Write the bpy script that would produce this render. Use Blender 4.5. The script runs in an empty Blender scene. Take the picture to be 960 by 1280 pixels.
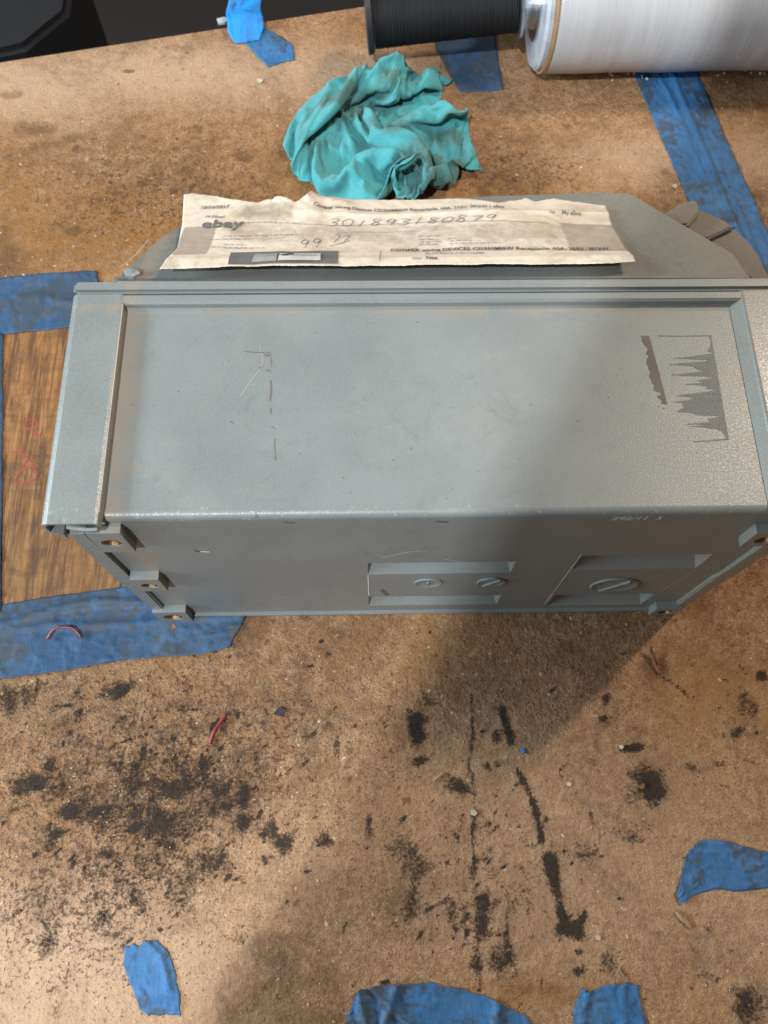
import bpy, bmesh, math, random
import numpy as np
from mathutils import Vector, Matrix
random.seed(7); RNG = np.random.default_rng(11)
S = bpy.context.scene; C = S.collection
R = math.radians

CAM = np.array([.1275, -.1158, .4792]); F = 1019.5
PI_, YA, RO = 1.2061, .0481, .0344
FW = np.array([math.sin(YA)*math.cos(PI_), math.cos(YA)*math.cos(PI_), -math.sin(PI_)])
_r = np.array([math.cos(YA), -math.sin(YA), 0.]); _u = np.cross(_r, FW)
RT = _r*math.cos(RO)+_u*math.sin(RO); UP = -_r*math.sin(RO)+_u*math.cos(RO)
def ray(px, py): return FW+RT*(px-480)/F-UP*(py-640)/F
def at(px, py, z=0.):
    d = ray(px, py); t = (z-CAM[2])/d[2]; return Vector(CAM+d*t)
def onp(px, py, P, n):
    d = ray(px, py); n = np.array(n, float); t = ((np.array(P)-CAM)@n)/(d@n); return Vector(CAM+d*t)
cam = bpy.data.cameras.new('camera'); camo = bpy.data.objects.new('camera', cam); C.objects.link(camo)
camo.matrix_world = Matrix(((RT[0], UP[0], -FW[0], CAM[0]), (RT[1], UP[1], -FW[1], CAM[1]), (RT[2], UP[2], -FW[2], CAM[2]), (0, 0, 0, 1)))
cam.sensor_fit = 'HORIZONTAL'; cam.sensor_width = 36; cam.lens = F/960*36; cam.clip_start = .01; cam.clip_end = 50
cam.dof.use_dof = True; cam.dof.focus_distance = .40; cam.dof.aperture_fstop = 20
S.camera = camo

# ---------------------------------------------------------------- light
W = bpy.data.worlds.new('World'); S.world = W; W.use_nodes = True
bg = W.node_tree.nodes['Background']; bg.inputs[0].default_value = (1.0, .88, .86, 1); bg.inputs[1].default_value = .15
def aim(o, loc, tgt):
    o.location = loc; o.rotation_euler = (Vector(tgt)-Vector(loc)).to_track_quat('-Z', 'Y').to_euler()
def area(name, loc, tgt, size, power, col):
    l = bpy.data.lights.new(name, 'AREA'); l.shape = 'DISK'; l.size = size; l.energy = power; l.color = col
    o = bpy.data.objects.new(name, l); C.objects.link(o); aim(o, loc, tgt); return o
k_ = area('key_light', (1.36, .90, 1.87), (.16, .05, .1), .06, 38, (1, .86, .70)); k_.data.shape = 'RECTANGLE'; k_.data.size = .06; k_.data.size_y = .55
w_ = area('window_light', (-2.0, 0, .92), (.1, .05, .1), .40, 104, (.70, .88, 1)); w_.data.shape = 'RECTANGLE'; w_.data.size = 1.9; w_.data.size_y = .34
sp = bpy.data.lights.new('added_shadow_edge_spot', 'SPOT'); so = bpy.data.objects.new('added_shadow_edge_spot', sp); C.objects.link(so)
sp.energy = 300; sp.color = (.88, .95, 1); sp.shadow_soft_size = .016; sp.spot_size = R(84); sp.spot_blend = .008  # unseen spot, added so its cone edge draws the diagonal shadow boundary
_A = at(700, 420, .161); _B = at(590, 640, .161); _Cc = onp(560, 740, (0, .006, 0), (0, 1, 0))
_n = (_B-_A).cross(_Cc-_A).normalized()
if _n.x > 0: _n = -_n
_s0 = (_A+_B)/2; _src = Vector((-1.3, -.7, 2.2)); _src = _src-_n*(_src-_s0).dot(_n)
_d = (_s0-_src).normalized(); _ax = _d.cross(_n)
_dir = (_d*math.cos(R(41.7))+_n*math.sin(R(41.7)))
so.location = _src; so.rotation_euler = _dir.to_track_quat('-Z', 'Y').to_euler()
S.view_settings.view_transform = 'Standard'; S.view_settings.look = 'None'
S.view_settings.exposure = 0; S.view_settings.gamma = 1

# ---------------------------------------------------------------- materials
class N:
    def __init__(s, name):
        s.m = bpy.data.materials.new(name); s.m.use_nodes = True; s.t = s.m.node_tree; s.b = s.t.nodes['Principled BSDF']
        s.tc = s.t.nodes.new('ShaderNodeTexCoord')
    def put(s, sock, v):
        if isinstance(v, (int, float)): sock.default_value = v
        elif isinstance(v, tuple): sock.default_value = v if len(v) == len(sock.default_value) else v+(1,)
        else: s.t.links.new(v, sock)
    def noise(s, scale, detail=4, rough=.55, dist=0, vec=None, w=None):
        n = s.t.nodes.new('ShaderNodeTexNoise'); n.inputs['Scale'].default_value = scale; n.inputs['Detail'].default_value = detail
        n.inputs['Roughness'].default_value = rough; n.inputs['Distortion'].default_value = dist
        s.t.links.new(vec or s.tc.outputs['Object'], n.inputs['Vector']); return n.outputs['Fac']
    def scl(s, v, off=(0, 0, 0), rot=(0, 0, 0)):
        n = s.t.nodes.new('ShaderNodeMapping'); n.inputs['Scale'].default_value = v; n.inputs['Location'].default_value = off; n.inputs['Rotation'].default_value = rot
        s.t.links.new(s.tc.outputs['Object'], n.inputs['Vector']); return n.outputs[0]
    def math(s, op, a, b=0., c=0., clamp=False):
        n = s.t.nodes.new('ShaderNodeMath'); n.operation = op; n.use_clamp = clamp
        s.put(n.inputs[0], a); s.put(n.inputs[1], b)
        if op in ('MULTIPLY_ADD', 'COMPARE'): s.put(n.inputs[2], c)
        return n.outputs[0]
    def step(s, v, a, b, lo=0., hi=1.):
        n = s.t.nodes.new('ShaderNodeMapRange'); n.interpolation_type = 'SMOOTHSTEP'
        s.put(n.inputs[0], v); n.inputs[1].default_value = a; n.inputs[2].default_value = b; n.inputs[3].default_value = lo; n.inputs[4].default_value = hi
        return n.outputs[0]
    def mix(s, f, a, b):
        n = s.t.nodes.new('ShaderNodeMix'); n.data_type = 'RGBA'
        s.put(n.inputs[0], f); s.put(n.inputs[6], a); s.put(n.inputs[7], b); return n.outputs[2]
    def attr(s, name):
        n = s.t.nodes.new('ShaderNodeAttribute'); n.attribute_name = name; return n.outputs['Fac']
    def xyz(s):
        n = s.t.nodes.new('ShaderNodeSeparateXYZ'); g = s.t.nodes.new('ShaderNodeNewGeometry'); s.t.links.new(g.outputs['Position'], n.inputs[0]); return n.outputs
    def bump(s, h, strength, dist=.001):
        n = s.t.nodes.new('ShaderNodeBump'); n.inputs['Strength'].default_value = strength; n.inputs['Distance'].default_value = dist
        s.t.links.new(h, n.inputs['Height']); s.t.links.new(n.outputs[0], s.b.inputs['Normal'])
    def out(s, col, rough=.5, metal=0., spec=None):
        s.put(s.b.inputs['Base Color'], col); s.put(s.b.inputs['Roughness'], rough); s.b.inputs['Metallic'].default_value = metal
        if spec is not None: s.b.inputs['Specular IOR Level'].default_value = spec
        return s.m
def flat(name, col, rough=.6, metal=0., spec=None):
    n = N(name); f = n.noise(90, 3)
    return n.out(n.mix(n.step(f, .3, .7), tuple(c*.86 for c in col), tuple(min(1, c*1.1) for c in col)), rough, metal, spec)

def m_bench():
    n = N('soiled_hardboard')
    a = n.noise(26, 6, .62, .4); b = n.noise(120, 5, .65); c = n.noise(420, 4, .7); d = n.noise(9, 5, .6)
    tone = n.attr('tone')
    col = n.mix(n.step(b, .34, .66), (.31, .158, .083), (.52, .322, .200))
    col = n.mix(n.step(c, .42, .62, 0, .6), col, (.62, .43, .29)); col = n.mix(n.step(n.noise(700, 3, .7), .50, .68, 0, .6), col, (.13, .075, .045)); col = n.mix(n.step(n.noise(1250, 3, .7), .48, .62, 0, .65), col, (.09, .050, .030)); col = n.mix(n.step(n.noise(300, 6, .85, .3), .47, .66, 0, .6), col, (.14, .076, .042)); col = n.mix(n.step(n.noise(240, 7, .9, .2, n.scl((1, 1, 1), (.5, .2, 0))), .53, .62, 0, .7), col, (.085, .05, .033))
    col = n.mix(n.step(a, .46, .70, 0, .6), col, (.20, .11, .055)); col = n.mix(n.step(n.noise(60, 6, .75, 1.), .52, .72, 0, .6), col, (.12, .07, .04))
    col = n.mix(n.step(d, .5, .7, 0, .35), col, (.44, .235, .125))
    col = n.mix(n.math('MULTIPLY', tone, .8), col, (.60, .425, .305))
    rich = n.attr('rich')
    col = n.mix(n.math('MULTIPLY', rich, n.step(n.noise(55, 4), .3, .6, .3, .8)), col, (.29, .150, .068))
    # brown damp smears, plus one round shadow painted in the same mask
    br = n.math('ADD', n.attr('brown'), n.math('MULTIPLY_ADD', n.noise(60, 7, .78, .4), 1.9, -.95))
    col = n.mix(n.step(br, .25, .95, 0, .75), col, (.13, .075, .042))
    bigd = n.math('MULTIPLY', n.step(n.noise(13, 7, .76, .8, n.scl((1, 1, 1), (.37, .11, 0))), .46, .66), n.step(n.noise(160, 5, .8), .42, .60, .25, 1))
    col = n.mix(n.math('MULTIPLY', bigd, n.math('MULTIPLY_ADD', n.attr('speck'), .35, .45)), col, (.085, .052, .034))
    # fine specks
    sp1 = n.math('ADD', n.noise(420, 4, .75), n.math('MULTIPLY_ADD', n.attr('speck'), .14, .015))
    col = n.mix(n.step(sp1, .60, .73, 0, .85), col, (.07, .042, .026))
    sp3 = n.math('ADD', n.noise(170, 6, .78, .4), n.math('MULTIPLY_ADD', n.attr('speck'), .12, .01))
    col = n.mix(n.step(sp3, .605, .72, 0, .85), col, (.06, .038, .026))
    sp2 = n.noise(240, 2, .5, vec=n.scl((1, 1, 1), (3, 5, 1)))
    col = n.mix(n.step(sp2, .70, .74, 0, .7), col, (.72, .58, .42))
    # black grime
    g = n.math('ADD', n.attr('grime'), n.math('ADD', n.math('MULTIPLY_ADD', n.noise(62, 8, .82, .5), 3.0, -1.5), n.math('MULTIPLY_ADD', n.noise(600, 4, .75), 1.3, -.65)))
    gs = n.math('MULTIPLY', n.step(g, .30, .86, 0, .93), n.math('MAXIMUM', n.step(n.noise(650, 4, .8), .36, .56, .35, 1), n.step(g, .58, .85, 0, .97)))
    col = n.mix(gs, col, (.014, .011, .010))
    hgt = n.math('ADD', n.math('MULTIPLY', c, .6), n.math('ADD', n.math('MULTIPLY', b, .8), n.math('MULTIPLY', gs, .35)))
    hs = n.t.nodes.new('ShaderNodeHueSaturation'); hs.inputs['Value'].default_value = .78; hs.inputs['Saturation'].default_value = 1.17; n.put(hs.inputs['Color'], col); col = hs.outputs[0]
    n.bump(hgt, 1., .0018)
    return n.out(col, n.step(gs, 0, 1, .62, .7), spec=.18)
def m_paint(name, base, dirt=(.22, .19, .15), amt=.5, rough=.42, dustcol=(.25, .25, .215)):
    n = N(name); X, Y, Z = n.xyz()
    a = n.noise(22, 5, .6); b = n.noise(260, 4, .7); c = n.noise(1400, 2, .6)
    col = n.mix(n.step(a, .3, .7), tuple(k*.93 for k in base), tuple(k*1.09 for k in base))
    dust = n.math('MULTIPLY', n.step(n.noise(14, 6, .65, .6), .45, .75), n.step(b, .3, .7, .3, 1))
    col = n.mix(n.math('MULTIPLY', dust, amt), col, dustcol)
    col = n.mix(n.step(c, .40, .70, 0, .22), col, tuple(min(1, k*1.5) for k in base))
    sp_ = n.math('MULTIPLY', n.step(n.noise(170, 3, .6), .70, .76), n.step(n.noise(18, 3), .45, .6))
    col = n.mix(n.math('MULTIPLY', sp_, .7), col, (.09, .075, .055))
    wd = n.math('MULTIPLY', n.step(X, .16, .31), n.step(n.noise(320, 5, .8), .36, .60, .2, .85))
    col = n.mix(n.math('MULTIPLY', wd, amt), col, (.235, .215, .17))
    e = n.math('MULTIPLY', n.step(X, .034, .019, 0, 1), n.step(X, .0170, .0180)); e2 = n.step(X, .275, .3, 0, .7); e3 = n.math('MULTIPLY', n.step(Y, .094, .104, 0, .8), n.step(Y, .1045, .1035))
    edge = n.math('MAXIMUM', e, n.math('MAXIMUM', e2, e3))
    gr = n.step(n.math('ADD', n.math('MULTIPLY', edge, .33), n.noise(60, 6, .75, 1.)), .60, .86, 0, amt*1.5)
    col = n.mix(n.math('MINIMUM', gr, .85), col, dirt)
    ew = n.math('MULTIPLY', n.step(Y, .0090, .0050), n.step(Z, .1545, .1590))
    nick = n.math('MULTIPLY', ew, n.step(n.noise(330, 5, .8), .60, .66))
    col = n.mix(n.math('MULTIPLY', nick, .75), col, (.42, .42, .38))
    scr = n.noise(1, 3, .6, 0, n.scl((60, 2600, 60), (0, 0, 0), (0, 0, .5))); scr2 = n.noise(1, 3, .6, 0, n.scl((1900, 40, 60), (1, 0, 0), (0, 0, .3)))
    sm = n.step(n.noise(12, 4), .50, .7, 0, .5)
    col = n.mix(n.math('MULTIPLY', sm, n.math('MAXIMUM', n.step(scr, .68, .74), n.step(scr2, .69, .75))), col, tuple(min(1, k*1.7) for k in base))
    fp = n.step(n.noise(38, 6, .8, 1.2, n.scl((1, 1, 1), (.3, .7, 0))), .52, .74, 0, .5)
    col = n.mix(fp, col, tuple(k*.70 for k in base))
    n.bump(n.math('ADD', n.math('MULTIPLY', c, .8), n.math('MULTIPLY', b, .35)), .30, .0003)
    return n.out(col, n.step(c, .3, .7, rough-.07, rough+.12), spec=.42)
def m_tape(name='blue_masking_tape', grime=.8, base=(.028, .105, .235)):
    n = N(name); a = n.noise(45, 6, .7, .5); b = n.noise(300, 4, .7); c = n.noise(900, 2)
    col = n.mix(n.step(a, .35, .7), base, tuple(k*1.35 for k in base))
    col = n.mix(n.step(c, .5, .75, 0, .3), col, (.08, .17, .29))
    col = n.mix(n.step(n.noise(1, 4, .7, 0, n.scl((500, 90, 60), (0, 0, 0), (0, 0, .35))), .42, .64, 0, .35), col, tuple(k*.6 for k in base)); col = n.mix(n.step(n.noise(24, 5, .7), .45, .7, 0, .3), col, (.10, .17, .23))
    g = n.math('ADD', n.math('MULTIPLY', n.step(n.noise(28, 5, .7, .8), .42, .66), .25), n.noise(150, 5, .75))
    col = n.mix(n.step(g, .66-.14*grime, .84-.1*grime, 0, .8), col, (.045, .05, .055))
    col = n.mix(n.step(n.noise(60, 4, .7, .3), .72-.14*grime, .8, 0, .45*min(1, grime)), col, (.14, .105, .075))
    n.bump(n.math('ADD', b, n.math('MULTIPLY', n.noise(60, 2, .5, 1.5), 1.0)), .30, .0005)
    return n.out(col, .58, spec=.25)
def m_paper():
    n = N('aged_paper'); st = n.attr('stain')
    a = n.noise(30, 6, .7, .8); b = n.noise(220, 5, .7)
    col = n.mix(n.step(a, .38, .72, 0, .75), (.62, .53, .425), (.40, .31, .215))
    col = n.mix(n.step(b, .50, .75, 0, .4), col, (.30, .24, .18))
    g = n.math('ADD', n.math('MULTIPLY', st, .72), n.math('MULTIPLY_ADD', n.noise(120, 5, .75, 1), .7, -.35))
    col = n.mix(n.step(g, .18, .62, 0, .72), col, (.22, .17, .125))
    n.bump(n.math('ADD', b, n.noise(70, 4, .6, 1)), .35, .0006)
    return n.out(col, .8, spec=.2)
def m_rag():
    n = N('teal_rag_cloth'); a = n.noise(20, 4, .6, .5, n.scl((1, 1, .6))); c = n.noise(900, 3, .6); d = n.noise(22, 3, .5, 1, n.scl((1, 1, 1), (.4, .1, 0)))
    col = n.mix(n.step(n.math('ADD', n.attr('dirt_and_shade'), n.math('MULTIPLY_ADD', a, 1.2, -.6)), .25, .75), (.055, .26, .268), (.052, .14, .125))  # darker teal carries soil and painted shade together
    col = n.mix(n.math('MULTIPLY', n.step(n.math('ADD', d, n.math('MULTIPLY', n.attr('dirt_and_shade'), .15)), .58, .78, 0, .45), n.step(n.attr('dirt_and_shade'), .1, .5)), col, (.06, .085, .06))
    col = n.mix(n.step(c, .45, .7, 0, .3), col, (.13, .36, .37))
    n.bump(n.math('ADD', c, n.math('MULTIPLY', n.noise(260, 3), .8)), .5, .0006)
    n.b.inputs['Sheen Weight'].default_value = .15
    return n.out(col, .9, spec=.15)
def m_card():
    n = N('corrugated_cardboard')
    f = n.noise(1, 5, .7, .6, n.scl((150, 26, 1))); g = n.noise(60, 5, .7); h = n.noise(30, 5, .7, 1, n.scl((1, 2.6, 1), (0, .3, 0)))
    col = n.mix(n.step(f, .35, .65), (.17, .070, .020), (.29, .135, .045))
    st_k = n.noise(1, 6, .8, .4, n.scl((230, 12, 1), (.2, 0, 0)))
    col = n.mix(n.step(st_k, .46, .60, 0, .75), col, (.055, .026, .011)); col = n.mix(n.step(h, .42, .72, 0, .6), col, (.07, .036, .018))
    col = n.mix(n.step(g, .60, .75, 0, .7), col, (.06, .04, .025))
    n.bump(n.math('ADD', f, g), .5, .001)
    return n.out(col, .6, spec=.3)
def m_film():
    n = N('stretch_film'); f = n.noise(1, 4, .6, 0, n.scl((420, 3, 3))); g = n.noise(14, 4, .6, .6, n.scl((3, 1, 1)))
    col = n.mix(n.step(f, .3, .7), (.42, .405, .405), (.455, .44, .44)); col = n.mix(n.step(g, .4, .7, 0, .3), col, (.38, .355, .335))
    n.bump(n.math('ADD', f, n.math('MULTIPLY', g, 2)), .3, .0008)
    n.b.inputs['Coat Weight'].default_value = .25
    return n.out(col, .42, spec=.5)

M = dict(bench=m_bench(), paint=m_paint('grey_enamel', (.166, .176, .171), rough=.38),
         gloss=m_paint('grey_enamel_glossy', (.166, .176, .168), amt=.65, rough=.30),
         cover=m_paint('grey_enamel_dirty', (.150, .152, .142), amt=.95, rough=.5, dustcol=(.15, .12, .085)),
         tape=m_tape(), tapedirty=m_tape('blue_masking_tape_soiled', 1.25, (.022, .058, .118)), tapeclean=m_tape('blue_masking_tape_clean', .12, (.012, .19, .52)),
         paper=m_paper(), rag=m_rag(), card=m_card(), film=m_film(),
         ink=flat('black_ink', (.05, .045, .042), .7), greyink=flat('grey_print', (.12, .115, .115), .7), lightink=flat('light_grey_print', (.26, .25, .24), .7),
         labelwhite=flat('printed_white', (.48, .44, .39), .7), pencil=flat('grey_pen_ink', (.17, .15, .14), .6),
         red=flat('red_insulation', (.19, .022, .017), .4), redink=flat('red_marker', (.30, .03, .03), .7),
         black=flat('black_cord', (.010, .010, .011), .7, 0, .2), plast=flat('black_plastic', (.022, .022, .026), .4),
         steel=flat('zinc_steel', (.55, .56, .58), .32, 1.), brass=flat('brass', (.22, .13, .06), .5, 1.), core=flat('cardboard_core', (.30, .17, .08), .7),
         plug=flat('white_plastic', (.36, .36, .38), .35), gasket=flat('rubber_gasket', (.035, .037, .04), .7),
         residue=m_paint('bare_primer', (.085, .091, .094), amt=.22, rough=.5, dustcol=(.12, .12, .11)), residueb=flat('brown_adhesive', (.115, .092, .075), .7), scratch=flat('bright_scratch', (.62, .64, .64), .4),
         case=flat('black_case', (.006, .006, .007), .6), floor=flat('dark_floor', (.014, .008, .006), .8), chip=flat('cream_chip', (.42, .36, .26), .6), grit=flat('dark_grit', (.025, .018, .018), .5), worn_or_lit=flat('worn_or_lit_edge', (.33, .31, .26), .5),
         bark=flat('brown_scrap', (.18, .07, .03), .5), hole=flat('dark_cavity', (.01, .01, .01), .9), straw=flat('tan_fibre', (.30, .22, .14), .6),
         sealant=flat('smeared_sealant', (.24, .235, .20), .6))

# ---------------------------------------------------------------- builders
def link(name, me, m, parent=None, smooth=False):
    me.materials.append(m)
    o = bpy.data.objects.new(name, me); C.objects.link(o)
    if parent: o.parent = parent; o.matrix_parent_inverse = Matrix.Translation(-parent.location)
    if smooth:
        for p in me.polygons: p.use_smooth = True
    return o
def mesh(name, vs, fs, m, parent=None, smooth=False):
    me = bpy.data.meshes.new(name); me.from_pydata([tuple(v) for v in vs], [], fs); me.update(); return link(name, me, m, parent, smooth)
def fin(name, bm, m, parent=None, smooth=False):
    me = bpy.data.meshes.new(name); bmesh.ops.recalc_face_normals(bm, faces=bm.faces); bm.to_mesh(me); bm.free(); return link(name, me, m, parent, smooth)
def tag(o, label, cat, group=None, kind=None):
    if label: o['label'] = label
    if cat: o['category'] = cat
    if group: o['group'] = group
    if kind: o['kind'] = kind
    return o
def root(name, loc, label, cat, group=None):
    o = bpy.data.objects.new(name, None); o.location = loc; o.empty_display_size = .02; C.objects.link(o); return tag(o, label, cat, group)
def bx(bm, x0, x1, y0, y1, z0, z1, bev=0):
    r = bmesh.ops.create_cube(bm, size=1); vs = r['verts']
    for v in vs: v.co = Vector(((x0+x1)/2+v.co.x*(x1-x0), (y0+y1)/2+v.co.y*(y1-y0), (z0+z1)/2+v.co.z*(z1-z0)))
    if bev:
        es = list({e for v in vs for e in v.link_edges}); bmesh.ops.bevel(bm, geom=es, offset=bev, segments=2, affect='EDGES')
    return bm
def prism(bm, pts, d, bev=0, segs=2):
    """top polygon pts (3-D) swept by the vector d, optional bevel of the top rim"""
    vs = [bm.verts.new(p) for p in pts]; f = bm.faces.new(vs)
    vb = [bm.verts.new(Vector(p)+Vector(d)) for p in pts]; bm.faces.new(vb[::-1])
    k = len(vs)
    for i in range(k): bm.faces.new((vs[i], vb[i], vb[(i+1) % k], vs[(i+1) % k]))
    if bev:
        bmesh.ops.bevel(bm, geom=list(f.edges), offset=bev, segments=segs, affect='EDGES')
    return bm
def lathe(bm, prof, c, ax, n=40):
    """prof: (distance along the axis, radius)"""
    ax = Vector(ax).normalized(); u = ax.orthogonal().normalized(); w = ax.cross(u); c = Vector(c); rings = []
    for t, r in prof:
        rings.append([bm.verts.new(c+ax*t+(u*math.cos(2*math.pi*k/n)+w*math.sin(2*math.pi*k/n))*r) for k in range(n)])
    for a, b in zip(rings, rings[1:]):
        for k in range(n): bm.faces.new((a[k], a[(k+1) % n], b[(k+1) % n], b[k]))
    bm.faces.new(rings[0][::-1]); bm.faces.new(rings[-1]); return bm
def tube(bm, pts, rad, n=8):
    pts = [Vector(p) for p in pts]; rings = []
    for i, p in enumerate(pts):
        d = (pts[min(i+1, len(pts)-1)]-pts[max(i-1, 0)]).normalized(); u = d.cross(Vector((.1, .2, 1))).normalized(); w = d.cross(u)
        r = rad(i/(len(pts)-1)) if callable(rad) else rad
        rings.append([bm.verts.new(p+(u*math.cos(2*math.pi*k/n)+w*math.sin(2*math.pi*k/n))*r) for k in range(n)])
    for a, b in zip(rings, rings[1:]):
        for k in range(n): bm.faces.new((a[k], a[(k+1) % n], b[(k+1) % n], b[k]))
    bm.faces.new(rings[0][::-1]); bm.faces.new(rings[-1]); return bm
def resample(pts, n):
    P = np.array([tuple(p) for p in pts], float); L = np.r_[0, np.cumsum(np.linalg.norm(np.diff(P, axis=0), axis=1))]
    s = np.linspace(0, L[-1], n); return np.stack([np.interp(s, L, P[:, k]) for k in range(P.shape[1])], 1)
def smooth_pts(pts, n):
    P = np.array([tuple(p) for p in pts], float); out = []
    Q = np.vstack([2*P[0]-P[1], P, 2*P[-1]-P[-2]])
    for i in range(1, len(Q)-2):
        for t in np.linspace(0, 1, n, endpoint=False):
            a, b, c, d = Q[i-1], Q[i], Q[i+1], Q[i+2]
            out.append(.5*(2*b+(c-a)*t+(2*a-5*b+4*c-d)*t*t+(3*b-a-3*c+d)*t**3))
    out.append(P[-1]); return np.array(out)
def vnoise(x, y, seed=0):
    r = np.random.default_rng(seed); T = r.random((64, 64)); x = np.asarray(x, float); y = np.asarray(y, float)
    xi = np.floor(x).astype(int); yi = np.floor(y).astype(int); fx = x-xi; fy = y-yi; fx = fx*fx*(3-2*fx); fy = fy*fy*(3-2*fy)
    a = T[xi % 64, yi % 64]; b = T[(xi+1) % 64, yi % 64]; c = T[xi % 64, (yi+1) % 64]; d = T[(xi+1) % 64, (yi+1) % 64]
    return (a*(1-fx)+b*fx)*(1-fy)+(c*(1-fx)+d*fx)*fy
def fbm(x, y, seed=0, o=4):
    s = 0; a = .5
    for k in range(o): s = s+a*vnoise(x*2**k, y*2**k, seed+k); a *= .5
    return s
def segdist(X, Y, pts):
    """distance, signed side and position along a polyline, all numpy"""
    best = np.full(X.shape, 1e9); side = np.zeros(X.shape); par = np.zeros(X.shape)
    for i in range(len(pts)-1):
        ax, ay = pts[i][:2]; bx_, by_ = pts[i+1][:2]; dx, dy = bx_-ax, by_-ay; L2 = dx*dx+dy*dy+1e-12
        t = np.clip(((X-ax)*dx+(Y-ay)*dy)/L2, 0, 1); d = np.hypot(X-ax-t*dx, Y-ay-t*dy); m = d < best
        best = np.where(m, d, best); side = np.where(m, np.sign((X-ax)*dy-(Y-ay)*dx), side); par = np.where(m, i+t, par)
    return best, side, par
def inpoly(X, Y, P):
    ins = np.zeros(X.shape, bool); n = len(P)
    for i in range(n):
        x0, y0 = P[i][:2]; x1, y1 = P[(i+1) % n][:2]
        c = ((y0 > Y) != (y1 > Y)) & (X < (x1-x0)*(Y-y0)/((y1-y0)+1e-15)+x0); ins ^= c
    return ins
def ribbon(vs, fs, P, w, nrm=(0, 0, 1), taper=True):
    """flat strip following the 3-D polyline P"""
    P = [Vector(p) for p in P]; nrm = Vector(nrm); k = len(P); b0 = len(vs)
    for i, p in enumerate(P):
        d = (P[min(i+1, k-1)]-P[max(i-1, 0)]).normalized(); s = d.cross(nrm).normalized()
        ww = w*(.5+.5*math.sin(math.pi*min(1, max(0.04, i/(k-1)*1.0)))**.5) if taper else w
        vs.append(p+s*ww/2); vs.append(p-s*ww/2)
    for i in range(k-1): a = b0+2*i; fs.append((a, a+1, a+3, a+2))
def slab(name, grid, th, m, parent=None, smooth=True):
    """closed thin sheet from a (n,m,3) grid"""
    n, k = grid.shape[:2]; top = grid.reshape(-1, 3); bot = top.copy(); bot[:, 2] -= th
    vs = np.vstack([top, bot]); q = n*k; fs = []
    for i in range(n-1):
        for j in range(k-1):
            a = i*k+j; fs.append((a, a+1, a+k+1, a+k)); fs.append((q+a, q+a+k, q+a+k+1, q+a+1))
    rim = [j for j in range(k)]+[i*k+k-1 for i in range(1, n)]+[(n-1)*k+j for j in range(k-2, -1, -1)]+[i*k for i in range(n-2, 0, -1)]
    for a, b in zip(rim, rim[1:]+rim[:1]): fs.append((a, a+q, b+q, b))
    return mesh(name, vs, fs, m, parent, smooth)

# ---------------------------------------------------------------- the bench
ys = np.concatenate([np.linspace(-.9, -.25, 10)[:-1], np.arange(-.25, .56, .0016)]); xs = np.concatenate([np.linspace(-.9, -.22, 10)[:-1], np.arange(-.22, .50, .0016), np.linspace(.5, 1.2, 10)])
GX, GY = np.meshgrid(xs, ys)
EDGE = lambda x: .485+.2148*x
top_y = EDGE(GX); GY = np.where(GY > .2, .2+(GY-.2)*(top_y-.2)/(ys[-1]-.2), GY)
GYv = GY
attrs = {k: np.zeros(GX.shape) for k in ('grime', 'brown', 'speck', 'tone', 'rich')}
def pw(px, py): v = at(px, py); return v.x, v.y
def mmpp(px, py): return (at(px+1, py)-at(px, py)).length
WXn = (fbm(GX*70, GYv*70, 3)-.47)*.010; WYn = (fbm(GX*70, GYv*70, 9)-.47)*.010
def blob(a, px, py, rx, ry, s, ang=0):
    x, y = pw(px, py); k = mmpp(px, py); c, q = math.cos(R(ang)), math.sin(R(ang)); dx = GX+WXn-x; dy = GYv+WYn-y
    u = (dx*c+dy*q)/(rx*k); v = (-dx*q+dy*c)/(ry*k); attrs[a] = np.maximum(attrs[a], s*np.exp(-(u*u+v*v)**1.3*.7))
def stroke(a, pts, w, s):
    P = [pw(*p) for p in pts]; k = mmpp(*pts[0]); d, _, _ = segdist(GX+WXn*.35, GYv+WYn*.35, P); attrs[a] = np.maximum(attrs[a], s*np.exp(-(d/(w*k))**2))
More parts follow.
